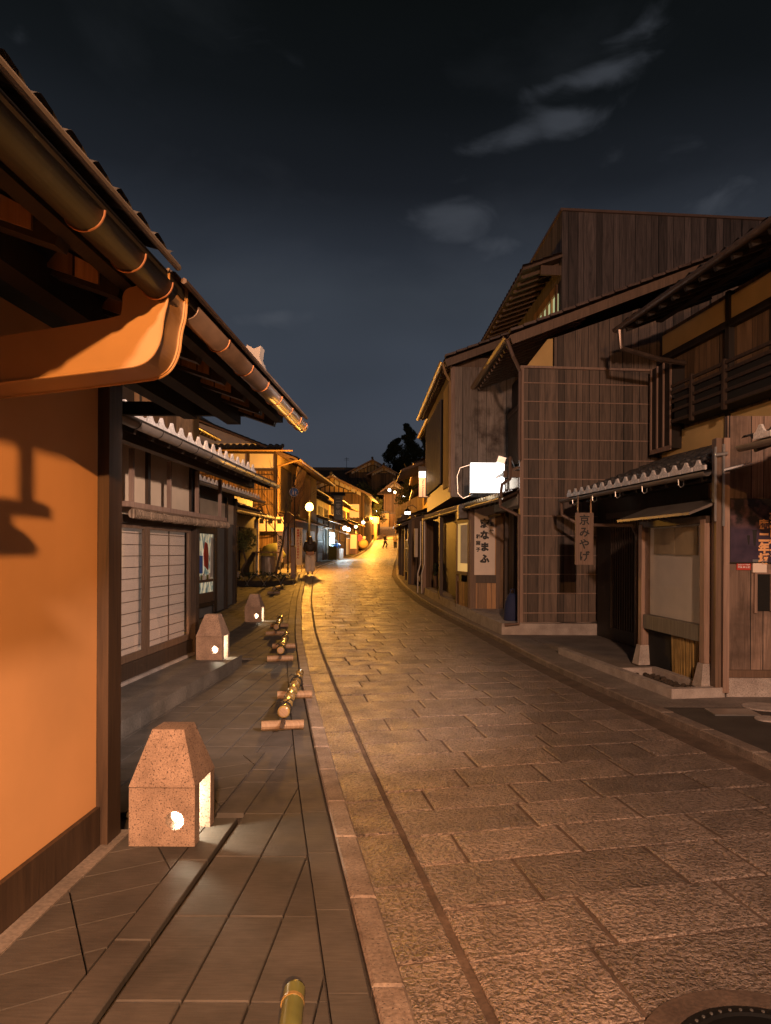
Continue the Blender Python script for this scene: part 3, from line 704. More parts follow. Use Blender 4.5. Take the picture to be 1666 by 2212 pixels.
# ================================================================== LEFT: shop with the shoji doors
HB = thing('shoji_shop', (-3.24, 5.2, 0), 'left shop with pale paper sliding doors, hanging reed blind and white tipped eave tiles', 'shop')
LB = 4.7     # wall runs to y = 9.9
b = MB(); b.box(-4, -.12, -1.3, LB, 0, 2.6); b.build('inner_room', M['interior_dark'], HB)
b = MB(); b.box(-.11, .05, -1.3, LB, .02, .205); b.build('base_stone', M['granite'], HB)
b = MB(); b.box(-.10, .02, -1.3, LB, .21, .385); b.build('kick_board', M['wood_dark'], HB)
b = MB(); b.box(-.10, -.01, -1.3, LB-.06, 1.99, 2.78); b.build('plaster_panel', M['plaster_cream'], HB)
b = MB(); b.box(-.12, .045, -1.3, LB, 1.90, 1.985); b.build('lintel', M['wood_dark'], HB)
for y in (-.6, .85, 1.95, 3.1, LB-.07):
    b = MB(); b.box(-.10, .025, y-.04, y+.04, 1.99, 2.78); b.build('upper_post', M['wood_dark'], HB)
b = MB(); b.box(-.12, .06, LB-.02, LB+.12, .02, 2.78); b.build('corner_post', M['wood_dark'], HB)
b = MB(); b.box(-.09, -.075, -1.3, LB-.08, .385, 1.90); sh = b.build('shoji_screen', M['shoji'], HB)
b = MB()
for k in range(1, 12): z = .39+k*.128; b.box(-.074, -.068, -1.3, LB-.1, z-.004, z+.004)
for y in (.4, 1.6, 2.45, 3.35, 4.0): b.box(-.074, -.066, y-.012, y+.012, .385, 1.9)
b.build('shoji_bars', M['wood_mid'], sh)
for k, (y0, y1) in enumerate(((-1.0, .1), (.1, 1.58), (1.58, 3.08), (3.08, 4.62))):
    b = MB(); b.box(-.02, .012, y0+.01, y0+.085, .39, 1.90); b.box(-.02, .012, y1-.085, y1-.01, .39, 1.90); b.box(-.02, .012, y0+.085, y1-.085, .39, .47); b.box(-.02, .012, y0+.085, y1-.085, 1.85, 1.90)
    dr = b.build('sliding_door', M['wood_mid'], HB)
    b = MB(); b.box(-.008, -.004, y0+.085, y1-.085, .47, 1.85); b.build('pane', M['glass'], dr)
# lean-to roof
xe, ze = .74, 2.70
b = MB(); slab(b, (xe, -1.3, ze), (xe, 6.45, ze), (-1.0, -1.3, 3.36), (-1.0, 6.45, 3.36), .04); rafters(b, (xe, -1.3, ze), (xe, 6.45, ze), (-.6, -1.3, 3.2), (-.6, 6.45, 3.2), .42, .05, .06, 0, .07)
b.box(.35, .45, -1.3, 6.4, 2.62, 2.74); rf = b.build('lower_roof', M['wood_dark'], HB)
b = MB(); tile_roof(b, (xe, -1.3, ze), (xe, 5.2, ze), (-1.0, -1.3, 3.36), (-1.0, 5.2, 3.36), .272, .25, .03, 8); b.build('tiles', M['tile_brown'], rf)
b = MB(); eave_tiles(b, (xe+.0, -1.3, ze+.02), (xe+.0, 5.3, ze+.02), .272, .125, .02); b.build('eave_tiles', M['tile_pale'], rf)
b = MB(); slab(b, (xe+.03, -1.3, ze+.035), (xe+.03, 6.5, ze+.035), (xe-.35, -1.3, ze+.10), (xe-.35, 6.5, ze+.10), .05); b.build('eave_board', M['wood_black'], rf)
b = MB(); b.halfpipe((xe+.05, -1.3, ze-.02), (xe+.05, 6.5, ze-.02), .055, 12); gt = b.build('gutter', M['gutter_grey'], rf, smooth=True)
for k in range(13):
    y = .3+k*.5; b = MB(); b.tube([(xe+.05+.058*math.cos(math.pi*t/10), y, ze-.02-.058*math.sin(math.pi*t/10)) for t in range(11)], .004, 5); b.build('strap', M['wood_black'], gt)
# second storey set back
b = MB(); b.box(-4, -1.0, -1.3, 6.9, 2.9, 4.5); b.build('upper_wall', M['wood_black'], HB)
b = MB(); b.box(-.998, -.96, 2.0, 3.35, 3.4, 4.4); b.build('upper_plaster', M['plaster_white'], HB)
b = MB(); b.box(-.995, -.72, 5.15, 6.1, 3.3, 4.35); b.build('shutter_box', M['plank_brown'], HB)
b = MB(); b.box(-.80, -.77, 6.12, 7.05, 3.42, 4.22); b.build('upper_blind', M['reed'], HB)
b = MB(); slab(b, (-.35, -1.3, 4.4), (-.35, 6.5, 4.4), (-3.0, -1.3, 5.4), (-3.0, 6.5, 5.4), .05); rf2 = b.build('upper_roof', M['wood_black'], HB)
b = MB(); tile_roof(b, (-.35, -1.3, 4.4), (-.35, 6.5, 4.4), (-3.0, -1.3, 5.4), (-3.0, 6.5, 5.4)); b.build('tiles', M['tile'], rf2)
# hanging board and rolled blind
b = MB()
for y in (2.36, 3.47, 4.52, 5.6): b.box(.10, .145, y-.022, y+.022, 2.10, 2.68)
b.box(.085, .16, 2.2, 5.85, 2.06, 2.115); hb = b.build('hanging_board', M['wood_pink'], HB)
RB = thing('rolled_blind', (-3.06, 7.45, 1.99), 'rolled up woven reed blind hanging from the long board before the paper doors', 'blind')
b = MB(); n = 34
for k in range(n):
    y0 = k*3.55/n; rr = .050+.004*math.sin(k*1.7)
    b.tube([(0, y0+.004, -.006*math.sin(k*.13)), (0, y0+3.55/n-.004, -.006*math.sin((k+1)*.13))], rr, 10)
b.build('reed_roll', M['reed_roll'], RB, smooth=False)
b = MB(); b.box(-.012, .012, 0, 3.55, .046, .066); b.build('top_slat', M['wood_mid'], RB)

# ================================================================== LEFT: houses further on
HC = house('corner_shop', (-5.1, 12.6, g(14)), 0, -1, 6.4, 5, 2.85, None, 'low left shop with a bright display window of cloth, behind the reed blind', wall1='plaster_grey', lat=(), gut='gutter_grey')
for ch in list(HC.children):
    if ch.name.startswith('posts'): pass
b = MB(); slab(b, (.65, -.3, 2.92), (.65, 6.7, 2.92), (-.9, -.3, 3.5), (-.9, 6.7, 3.5), .05); rafters(b, (.65, -.3, 2.92), (.65, 6.7, 2.92), (-.9, -.3, 3.5), (-.9, 6.7, 3.5)); rf = b.build('lower_roof', M['wood_dark'], HC)
b = MB(); tile_roof(b, (.65, -.3, 2.92), (.65, 6.7, 2.92), (-.9, -.3, 3.5), (-.9, 6.7, 3.5), .27, .25, .028, 6); b.build('tiles', M['tile_brown'], rf)
b = MB(); eave_tiles(b, (.66, -.3, 2.94), (.66, 6.7, 2.94), .27, .11); b.build('eave_tiles', M['tile_pale'], rf)
b = MB(); b.halfpipe((.70, -.3, 2.90), (.70, 6.75, 2.90), .055, 9); b.build('gutter', M['gutter_grey'], rf)
b = MB(); b.box(-5, -.95, 0, 6.4, 3.1, 5.2); b.build('upper_wall', M['plank_brown'], HC)
b = MB(); slab(b, (-.35, -.3, 5.15), (-.35, 7.0, 5.15), (-3, -.3, 6.2), (-3, 7.0, 6.2), .06); rf = b.build('upper_roof', M['wood_dark'], HC)
b = MB(); tile_roof(b, (-.35, -.3, 5.15), (-.35, 7.0, 5.15), (-3, -.3, 6.2), (-3, 7.0, 6.2)); b.build('tiles', M['tile'], rf)
b = MB(); b.halfpipe((-.30, -.3, 5.12), (-.30, 7.1, 5.12), .055, 9); b.build('gutter', M['gutter'], rf)
b = MB(); b.box(.003, .03, 2.6, 4.42, .38, 1.95); w = b.build('display_window', M['shop_interior'], HC)
b = MB(); F = .05
b.box(.032, .075, 2.5, 2.6, .1, 2.3); b.box(.032, .075, 4.42, 4.62, .1, 2.3); b.box(.032, .075, 2.6, 4.42, .28, .38); b.box(.032, .075, 2.6, 4.42, 1.95, 2.1); b.box(.034, .07, 3.2, 3.26, .38, 1.95); b.build('frame', M['wood_dark'], w)
b = MB(); b.extrude([(.034, 3.72, 1.22), (.034, 3.98, 1.12), (.034, 4.0, 1.45), (.034, 3.92, 1.72), (.034, 3.78, 1.76), (.034, 3.66, 1.50)], (.02, 0, 0)); b.build('red_coat', M['sign_red'], w)
b = MB(); b.extrude([(.034, 4.14, .95), (.034, 4.36, .95), (.034, 4.34, 1.85), (.034, 4.20, 1.88)], (.02, 0, 0)); b.build('white_cloth', M['cloth_white'], w)
b = MB(); b.box(.034, .05, 3.3, 3.58, 1.05, 1.45); b.build('blue_cloth', M['sign_blue'], w)
b = MB(); b.box(.034, .06, 2.62, 4.40, .84, .90); b.box(.034, .05, 2.62, 4.40, .38, .60); b.build('counter', M['wood_mid'], w)
for k in range(7): b = MB(); b.box(.036, .055, 3.3+k*.15, 3.40+k*.15, .902, .98+.03*(k % 3)); b.build('goods', M[('paper', 'bamboo_green', 'cloth_cream')[k % 3]], w)
for y in (.4, 1.5, 5.5, 6.3): b = MB(); b.box(.003, .07, y-.06, y+.06, 0, 2.9); b.build('pillar', M['wood_dark'], HC)
b = MB(); b.box(.003, .02, 2.5, 6.3, 2.25, 2.75); b.build('transom', M['plaster_cream'], HC)

HD = house('grey_shop', (-6.9, 19.6, g(22)), 0, -1, 9.6, 6, 2.62, 5.9, 'shuttered grey left shop with stacked low eaves, behind the planted bed', o1=.7, sb=2.6, wall1='plaster_grey', wall2='plaster_gold', lat=(), wins2=((3.8, 8.6, 4.6, 5.5, 'plaster_gold'),), gut='gutter_grey', pal_eave=True)
b = MB(); b.box(.003, .05, 4.9, 6.3, .15, 2.4); b.build('cream_panel', M['plaster_cream'], HD)
b = MB(); b.box(.003, .06, 6.7, 9.3, .1, 2.2); b.build('door', M['interior_dark'], HD)
b = MB(); b.box(-.1, .1, 9.35, 9.5, 0, 2.6); b.build('white_jamb', M['plaster_white'], HD)
b = MB(); slab(b, (1.5, 0, 2.55), (1.5, 4.0, 2.55), (0, 0, 3.1), (0, 4.0, 3.1), .05); rf = b.build('porch_roof', M['wood_dark'], HD)
b = MB(); tile_roof(b, (1.5, 0, 2.55), (1.5, 4.0, 2.55), (0, 0, 3.1), (0, 4.0, 3.1)); b.build('tiles', M['tile_brown'], rf)
b = MB(); b.halfpipe((1.55, 0, 2.53), (1.55, 4.1, 2.53), .055, 9); b.build('gutter', M['gutter_grey'], rf)
b = MB(); b.box(-3.4, -.2, 0, 9.6, 2.9, 3.6); b.build('raised_wall', M['plank_brown'], HD)

# amber lit house at the bend
HE = thing('amber_townhouse', (-7.3, 35, .75), 'tall amber lit townhouse at the bend with bark clad end wall and three pale panels', 'house')
b = MB(); b.box(-7.5, 0, 0, 12.5, -.6, 5.78); b.build('wall', M['plaster_gold'], HE)
b = MB(); b.box(-7.5, -.12, -.06, -.003, .3, 4.78); b.build('bark_cladding', M['bark_wall'], HE)
for k in range(6):
    z = 1.0+k*.72; b = MB(); b.box(-7.5, -.12, -.085, -.063, z-.02, z+.02); b.build('batten', M['wood_dark'], HE)
for x0, x1 in ((-4.9, -3.25), (-3.1, -1.5), (-1.35, -.15)):
    b = MB(); b.box(x0, x1, -.05, -.003, 4.9, 5.62); b.build('white_panel', M['plaster_white'], HE)
b = MB(); b.box(-7.5, .02, -.09, -.004, 4.782, 4.88)
for x in (-5.0, -3.18, -1.43, -.08): b.box(x-.07, x+.07, -.09, -.004, 4.882, 5.64)
b.box(-7.5, .02, -.09, -.004, 5.645, 5.78); b.box(-.10, .03, -.10, -.006, -.5, 4.78); b.build('timber_frame', M['wood_dark'], HE)
e0, e1, t0, t1 = (1.05, -.5, 5.35), (1.05, 13, 5.35), (-4.2, -.5, 7.4), (-4.2, 13, 7.4)
b = MB(); slab(b, e0, e1, t0, t1, .08); slab(b, (-8.5, -.5, 5.6), (-8.5, 13, 5.6), t0, t1, .08); rafters(b, e0, e1, (0, -.5, 5.75), (0, 13, 5.75), .45, .07, .09, 0, .12); rf = b.build('roof', M['wood_mid'], HE)
b = MB(); tile_roof(b, e0, e1, t0, t1, .3, .3, .035, 4); tile_roof(b, (-8.5, -.5, 5.6), (-8.5, 13, 5.6), t0, t1, .6, .6, .03, 2); b.tube([(-4.2, -.6, 7.55), (-4.2, 13, 7.55)], .16, 8); b.build('tiles', M['tile'], rf)
b = MB(); b.halfpipe((1.12, -.5, 5.33), (1.12, 13.1, 5.33), .075, 9); b.tube([(1.1, -.45, 5.28), (.3, -.3, 5.05), (.06, -.14, 5.0), (.06, -.14, .2)], .04, 6); b.build('gutter', M['gutter_orange'], rf)
b = MB(); b.extrude([(-7.4, .02, 5.782), (-.1, .02, 5.782), (-4.2, .02, 7.25)], (0, 12.4, 0)); b.build('gable', M['plaster_white'], HE)
# pent roof over the pale panels
b = MB(); slab(b, (-7.6, -.75, 5.72), (.35, -.75, 5.72), (-7.6, -.05, 6.05), (.35, -.05, 6.05), .05); rf = b.build('pent_roof', M['wood_mid'], HE)
b = MB(); tile_roof(b, (-7.6, -.75, 5.72), (.35, -.75, 5.72), (-7.6, -.05, 6.05), (.35, -.05, 6.05), .3, .25, .04, 5); b.build('tiles', M['tile'], rf)
b = MB(); b.halfpipe((-7.6, -.82, 5.70), (.9, -.82, 5.70), .06, 8); b.build('gutter', M['gutter_orange'], rf)
# street side: blinds, windows, lower roof
for y0, y1 in ((.8, 3.2), (4.2, 6.4), (7.2, 9.4)):
    b = MB(); b.box(.003, .03, y0, y1, 2.95, 5.0); w = b.build('window', M['interior_dark'], HE)
    b = MB()
    for q in range(9): yy = y0+(y1-y0)*q/8; b.box(.032, .07, yy-.03, yy+.03, 2.95, 5.0)
    b.box(.032, .08, y0-.06, y1+.06, 2.88, 2.95); b.box(.032, .08, y0-.06, y1+.06, 5.0, 5.07); b.build('frame', M['wood_dark'], w)
b = MB(); b.extrude([(.78, 1.1, 5.15), (.78, 3.6, 5.15), (.35, 3.5, 2.75), (.35, 1.5, 2.75)], (.03, 0, 0)); b.build('hanging_blind', M['reed'], HE)
b = MB(); b.box(.30, .9, 4.6, 4.68, 2.7, 4.9); b.build('side_board', M['plank_brown'], HE)
b = MB(); slab(b, (.85, .3, 2.45), (.85, 12.4, 2.45), (0, .3, 2.78), (0, 12.4, 2.78), .06); rf = b.build('lower_roof', M['wood_mid'], HE)
b = MB(); tile_roof(b, (.85, .3, 2.45), (.85, 12.4, 2.45), (0, .3, 2.78), (0, 12.4, 2.78), .3, .25, .03, 4); b.build('tiles', M['tile'], rf)
b = MB(); b.halfpipe((.92, .2, 2.43), (.92, 12.5, 2.43), .07, 8); b.build('gutter', M['gutter_orange'], rf)
for y0, y1 in ((1.0, 3.0), (3.4, 5.6), (6.2, 8.4), (9.0, 11.6)):
    b = MB(); b.box(.003, .04, y0, y1, 0, 2.15); b.build('shutter', M['plank_brown'], HE)
# entrance plinth at the corner
b = MB(); b.box(.02, 1.0, 1.6, 7.5, -.5, .22); tag(b.build('plinth', M['granite'], HE))

# terrace up the hill, left side
row_lab = ['narrow left townhouse with a glowing yellow upper wall, just past the first street lamp', 'left souvenir shop with pale awning and bright cool shop lights under its eave', 'left townhouse behind the dark vertical sign, with one amber upper gable',
           'far left house before the second street lamp, with many small amber eaves']
yy = 48.2; XR = [(48, -7.3), (55, -7.5), (64, -7.6), (74, -7.7), (84, -7.6)]
specs = [(6.4, 2.75, 4.8, 'plaster_gold', 'plank_brown', ((1.0, 2.4, 3.5, 4.3, 'window_gold'), (3.4, 4.8, 3.5, 4.3, 'cloth_tan'))), (8.2, 2.7, 4.5, 'plank_brown', 'plank_brown', ((1.5, 3.6, 3.4, 4.1, 'interior_dark'), (5, 7, 3.4, 4.1, 'interior_dark'))),
         (9.6, 2.9, 5.0, 'plaster_gold', 'wood_mid', ((1, 3.4, 3.7, 4.6, 'window_gold'), (5, 8, 3.7, 4.6, 'plaster_gold'))), (6.8, 2.8, 4.5, 'plaster_gold', 'plank_brown', ((1, 3.0, 3.5, 4.2, 'window_gold'), (4, 6, 3.5, 4.2, 'interior_dark')))]
left_row = []
for (L, z1, z2, w2, w1, wins), lab in zip(specs, row_lab):
    X = interp(XR, yy+L/2)
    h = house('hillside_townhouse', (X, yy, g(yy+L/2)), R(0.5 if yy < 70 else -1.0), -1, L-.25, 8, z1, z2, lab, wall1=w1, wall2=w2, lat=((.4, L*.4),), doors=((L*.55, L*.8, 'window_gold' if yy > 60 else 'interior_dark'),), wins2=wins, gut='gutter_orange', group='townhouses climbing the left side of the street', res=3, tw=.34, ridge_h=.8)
    left_row.append(h); yy += L

# gabled house with pale band, then the big roofs behind
def gable_house(name, label, c, y, half, depth, zb, ze, zr, wall, band=True, wins=(), cat='house', roofm='tile', ov=.7, rz=0):
    T = thing(name, (c, y, zb), label, cat, None, rz); ze -= zb; zr -= zb
    b = MB(); b.box(-half, half, 0, depth, -3, ze); b.build('wall', M[wall], T)
    sl = (zr-ze)/half
    b = MB(); b.extrude([(-half, .02, ze+.003), (half, .02, ze+.003), (0, .02, zr)], (0, depth-.04, 0)); b.build('gable', M['plaster_gold' if band else wall], T)
    th = .12; b = MB()
    for s in (-1, 1):
        a, t = Vector((s*(half+ov), 0, ze-ov*sl+.12)), Vector((0, 0, zr+.12))
        slab(b, a+Vector((0, -ov, 0)), a+Vector((0, depth+ov, 0)), t+Vector((0, -ov, 0)), t+Vector((0, depth+ov, 0)), th)
    r_ = b.build('roof', M['wood_mid'], T)
    b = MB()
    for s in (-1, 1):
        a, t = Vector((s*(half+ov), 0, ze-ov*sl+.13)), Vector((0, 0, zr+.13))
        tile_roof(b, a+Vector((0, -ov, 0)), a+Vector((0, depth+ov, 0)), t+Vector((0, -ov, 0)), t+Vector((0, depth+ov, 0)), .4, .5, .05, 3)
    b.tube([(0, -ov-.1, zr+.32), (0, depth+ov, zr+.32)], .17, 8); b.ball((0, -ov-.1, zr+.45), .22); b.build('tiles', M[roofm], r_)
    b = MB()
    for s in (-1, 1):
        b.beam((s*(half+ov), -ov-.04, ze-ov*sl+.06), (0, -ov-.04, zr+.10), .06, .22)
    b.build('bargeboard', M['wood_pink'], r_)
    b = MB(); n = 7
    for s in (-1, 1):
        for k in range(n):
            f = (k+.5)/n; b.box(s*half*f-.06, s*half*f+.06, -.06, .018, ze+.0, zr-(zr-ze)*f-.05)
    b.beam((-half, -.03, ze), (half, -.03, ze), .10, .2)
    for s in (-1, 1): b.beam((s*half, -.035, ze-.45+.2), (0, -.035, zr-.75), .09, .12)
    b.build('gable_timbers', M['wood_dark'], T)
    b = MB()
    for s in (-1, 1):
        for k in range(5):
            f0, f1 = .08+k*.17, .08+k*.17+.13; P = [(s*half*f, -.07, zr-(zr-ze)*f-dz_) for f, dz_ in ((f0, .12), (f1, .12), (f1, .50), (f0, .50))]; b.extrude(P, (0, -.02, 0))
    b.build('pale_band', M['plaster_white'], T)
    for (x0, x1, z0, z1, mt) in wins:
        b = MB(); b.box(x0, x1, -.03, -.003, z0-zb, z1-zb); b.build('window', M[mt], T)
    return T
gable_house('gabled_house', 'house with a long pale timbered gable band, above the dark vertical shop sign', -11.1, 84, 3.8, 11, 2.0, 8.5, 10.3, 'plank_brown', ov=.9, wins=((-2.6, -1.4, 5.6, 7.0, 'window_gold'), (.2, 1.2, 5.6, 7.2, 'interior_dark'), (1.8, 3.2, 5.4, 7.2, 'window_gold')))
GT_ = bpy.data.objects['gabled_house']
b = MB(); slab(b, (-3.9, -1.2, 3.1), (4.4, -1.2, 3.1), (-3.9, 0, 3.6), (4.4, 0, 3.6), .08); b.build('front_eave', M['wood_amber'], GT_)
b = MB(); tile_roof(b, (-3.9, -1.2, 3.1), (4.4, -1.2, 3.1), (-3.9, 0, 3.6), (4.4, 0, 3.6), .4, .4, .05, 4); b.build('front_tiles', M['tile_brown'], GT_)
gable_house('hilltop_house', 'large dark roofed house on the hill with two lit windows under its gable', -9.9, 131, 4.3, 16, 8, 16.1, 18.3, 'plank_brown', wins=((-3.9, -3.5, 12.8, 14.0, 'bulb_cream'),))
gable_house('hilltop_annex', 'smaller ochre gabled house on the hill right beside the large dark roof', -7.5, 126, 2.3, 8, 8, 15.4, 16.6, 'plank_brown')
T = thing('long_roofed_hall', (-20, 128, 7.3), 'very broad dark tiled roof filling the hilltop left of the gables', 'building')
b = MB(); b.box(-9, 9, 0, 12, -4, 6.0); b.build('wall', M['plank_brown'], T)
b = MB(); slab(b, (-10, -1, 5.4), (10, -1, 5.4), (-8, 6, 9.6), (8, 6, 9.6), .2); slab(b, (-10, 13, 5.4), (10, 13, 5.4), (-8, 6, 9.6), (8, 6, 9.6), .2); r_ = b.build('roof', M['wood_dark'], T)
b = MB(); tile_roof(b, (-10, -1, 5.4), (10, -1, 5.4), (-8, 6, 9.6), (8, 6, 9.6), .5, .5, .05, 3); b.box(-8, 8, 5.8, 6.2, 9.5, 10.1); b.build('tiles', M['tile'], r_)
b = MB(); b.tube([(5.0, 6, 10.1), (5.0, 6, 12.0)], .04, 5); b.tube([(4.5, 6, 11.5), (5.5, 6, 11.5)], .03, 5); b.tube([(4.6, 6, 11.8), (5.4, 6, 11.8)], .03, 5); b.build('aerial', M['black_metal'], r_)
# small gate pavilion
T = gable_house('gate_pavilion', 'small amber lit gate pavilion with tiled gable roof above the end of the street', -5.05, 112, 1.55, 3.5, 7.6, 11.3, 12.5, 'wood_amber', ov=.9)
for x in (-1.5, -.5, .5, 1.5):
    b = MB(); b.box(x-.12, x+.12, -.5, -.3, -1.5, 3.6); b.build('pillar', M['wood_amber'], T)
b = MB(); slab(b, (-2.6, -1.5, 3.0), (2.6, -1.5, 3.0), (-1.7, -.2, 3.75), (1.7, -.2, 3.75), .12); r2 = b.build('pent_roof', M['wood_mid'], T)
b = MB(); tile_roof(b, (-2.6, -1.5, 3.0), (2.6, -1.5, 3.0), (-1.7, -.2, 3.75), (1.7, -.2, 3.75), .35, .35, .05, 4); b.build('tiles', M['tile_brown'], r2)
b = MB()
for k in range(26): leaves(b, (-13+k*.5+random.uniform(-.4, .4), 118+random.uniform(-1.5, 1.5), 7+random.uniform(0, 3.0)+(2 if k < 16 else 0)), 1.6, 170, .22)
tag(b.build('hedge', M['leaf_dark']), 'dark clipped hedge and shrubs massed on the slope under the hilltop gables', 'hedge', kind='stuff')
# walls and stairs closing the street
T = thing('terrace_wall', (-7.0, 107, 4.2), 'long plastered terrace wall standing across the top of the street', 'wall')
b = MB(); b.box(-2.5, 1.4, 0, .4, 0, 3.3); b.build('plaster_face', M['plaster_gold'], T)
b = MB(); b.box(-2.6, 1.45, -.15, .55, 3.3, 3.5); b.build('coping', M['tile'], T)
T = thing('amber_panel_wall', (-4.6, 108.5, 4.2), 'short amber board wall just right of the long terrace wall', 'wall')
b = MB(); b.box(-.9, 1.1, 0, .3, 0, 3.2); b.build('boards', M['wood_amber'], T)
b = MB(); b.box(-1.0, 1.25, -.1, .4, 3.2, 3.4); b.build('coping', M['tile_brown'], T)
mb = MB()
for k in range(20): mb.curt = 1; mb.box(-7.3, -.8, 98+k*.42, 98+(k+1)*.42+.02, 2, 3.25+k*.11)
tag(mb.build('stairs', M['granite']), kind='structure')

# ================================================================== RIGHT: R3 house with battened plank wall
th3 = math.atan(.088)
H3 = thing('plank_townhouse', (1.76, 13.3, 0), 'right townhouse whose tall dark plank end wall carries thin horizontal battens', 'house', None, th3)
b = MB(); b.box(.0, 5.5, .0, .12, .31, 5.03); b.build('plank_wall', M['plank_dark'], H3)
b = MB(); b.box(-.02, 5.5, -.015, .15, -.1, .305); b.build('granite_base', M['granite_dirty'], H3)
for k in range(13):
    z = .49+k*.357+random.uniform(-.012, .012); b = MB(); b.box(.0, 3.0, -.014, -.003, z-.010, z+.010); b.build('batten', M['wood_pink'], H3)
b = MB(); b.box(-.035, .035, -.03, .05, .31, 5.06); b.box(-.03, 2.9, -.035, .13, 5.032, 5.075); b.build('corner_trim', M['wood_pink'], H3)
b = MB(); b.extrude([(.62, .02, 5.08), (4.2, .02, 5.08), (4.2, .02, 6.95), (.62, .02, 5.62)], (0, .08, 0)); b.build('upper_plank_wall', M['plank_dark'], H3)
b = MB(); b.extrude([(.10, .06, 5.08), (.60, .06, 5.08), (.60, .06, 5.62), (.5, .06, 5.60)], (0, .05, 0)); b.build('plaster_corner', M['plaster_gold'], H3)
# upper street facade
b = MB(); b.box(.55, 5.5, .14, 3.6, 2.6, 5.55); b.build('upper_wall', M['wood_black'], H3)
b = MB()
for k in range(26): y = .35+k*.125; b.box(.46, .53, y-.025, y+.025, 3.35, 4.75)
b.box(.44, .545, .25, 3.6, 3.27, 3.35); b.box(.44, .545, .25, 3.6, 4.75, 4.85); b.build('lattice', M['wood_mid'], H3)
sl = .40; zc = 5.50
e0, e1, t0, t1 = (-.32, -.45, zc), (-.32, 3.55, zc), (4.2, -.45, zc+4.52*sl), (4.2, 3.55, zc+4.52*sl)
b = MB(); slab(b, e0, e1, t0, t1, .05); rafters(b, (-.28, -.40, zc), (-.28, 3.5, zc), (1.2, -.4, zc+1.5*sl), (1.2, 3.5, zc+1.5*sl), .30, .05, .07, 0, .09)
b.beam((-.30, -.46, zc-.10), (4.2, -.46, zc+4.52*sl-.10), .03, .14); slab(b, (7.5, -.45, zc+.6), (7.5, 3.55, zc+.6), t0, t1, .05)
rf = b.build('roof', M['wood_mid'], H3)
b = MB(); tile_roof(b, e0, e1, t0, t1, .27, .26, .026, 5)
for k in range(19):
    f0, f1 = k/19, (k+.94)/19; p = Vector(e0).lerp(Vector(t0), f0); q = Vector(e0).lerp(Vector(t0), f1); b.beam(p+Vector((0, .02, .075)), q+Vector((0, .02, .06)), .20, .045)
b.build('tiles', M['tile_brown'], rf)
b = MB(); b.halfpipe((-.38, -.45, zc-.02), (-.38, 3.6, zc-.02), .06, 10); b.build('gutter', M['gutter_orange'], rf)
b = MB(); b.tube([(-.36, -.40, zc-.08), (-.25, -.38, zc-.35), (-.06, -.12, zc-.55), (-.06, -.10, 3.6), (-.05, -.1, 3.3)], .035, 8); b.build('downpipe', M['pipe_brown'], rf)
# big lean-to roof over the shopfronts, following the kerb
LE0, LE1, LT0, LT1 = (1.42, 13.22, 2.62), (-.02, 21.7, 2.62), (2.30, 13.75, 3.05), (.95, 21.9, 3.05)
HL = thing('shop_awning_roof', (1.7, 13.0, 0), 'long low tiled lean-to roof with amber lit tile ends over the right shopfronts', 'canopy')
def rel(p, o): return tuple(Vector(p)-Vector(o))
O = (1.7, 13.0, 0); e0, e1, t0, t1 = [rel(p, O) for p in (LE0, LE1, LT0, LT1)]
b = MB(); slab(b, e0, e1, t0, t1, .05); rafters(b, e0, e1, t0, t1, .4, .05, .06, 0, .07); b.build('boards', M['wood_dark'], HL)
b = MB(); tile_roof(b, e0, e1, t0, t1, .20, .22, .022, 6); b.build('tiles', M['tile_brown'], HL)
b = MB(); eave_tiles(b, Vector(e1)+Vector((-.01, 0, .02)), Vector(e0)+Vector((-.01, 0, .02)), .20, .085, .03); b.build('eave_tiles', M['cloth_tan'], HL)
b = MB(); b.halfpipe(Vector(e0)+Vector((-.05, 0, -.01)), Vector(e1)+Vector((-.05, 0, -.01)), .05, 9); b.build('gutter', M['gutter_grey'], HL)
b = MB(); b.tube([rel(p, O) for p in ((1.36, 13.2, 2.6), (1.36, 13.2, 2.45), (1.66, 13.16, 2.30), (1.70, 13.14, 2.28), (1.70, 13.14, .30), (1.45, 13.16, .27))], .032, 8)
b.tube([rel(p, O) for p in ((1.52, 13.05, 3.35), (1.52, 13.05, 2.95), (1.38, 13.1, 2.85), (1.36, 13.15, 2.62))], .032, 8)
b.build('downpipe', M['pipe_brown'], HL)
# porch wall below it (recess) and granite step
b = MB(); b.box(.25, 4, .16, 3.3, .0, 2.7); b.build('shop_wall', M['plank_brown'], H3)
for y in (.6, 1.5, 2.4): b = MB(); b.box(.17, .245, y-.05, y+.05, .28, 2.6); b.build('shop_post', M['wood_dark'], H3)
mb = MB(); pr = None
for k in range(34):
    y = 13.2+k*.25; a = 1.39-.176*(y-13.25); cur = mb.vs([(a, y, g(y)-.02), (a, y, g(y)+.26), (a+2.2, y, g(y)+.26)])
    if pr is not None: mb.face((pr, pr+1, cur+1, cur)); mb.face((pr+1, pr+2, cur+2, cur+1))
    else: mb.face((cur, cur+1, cur+2, mb.vs([(a+2.2, y, g(y)-.02)])))
    pr = cur
tag(mb.build('shop_step', M['granite']), kind='structure')

# small lower eave by the light box
b = MB(); slab(b, (-.30, .05, 3.12), (-.30, 1.4, 3.12), (.52, .05, 3.42), (.52, 1.4, 3.42), .05); b.box(-.34, .0, -.02, .10, 3.0, 3.12); b.build('small_eave', M['wood_mid'], H3)
b = MB(); b.box(-.02, .53, .20, 3.4, 2.5, 3.1); b.build('pale_fascia', M['plaster_white'], H3)
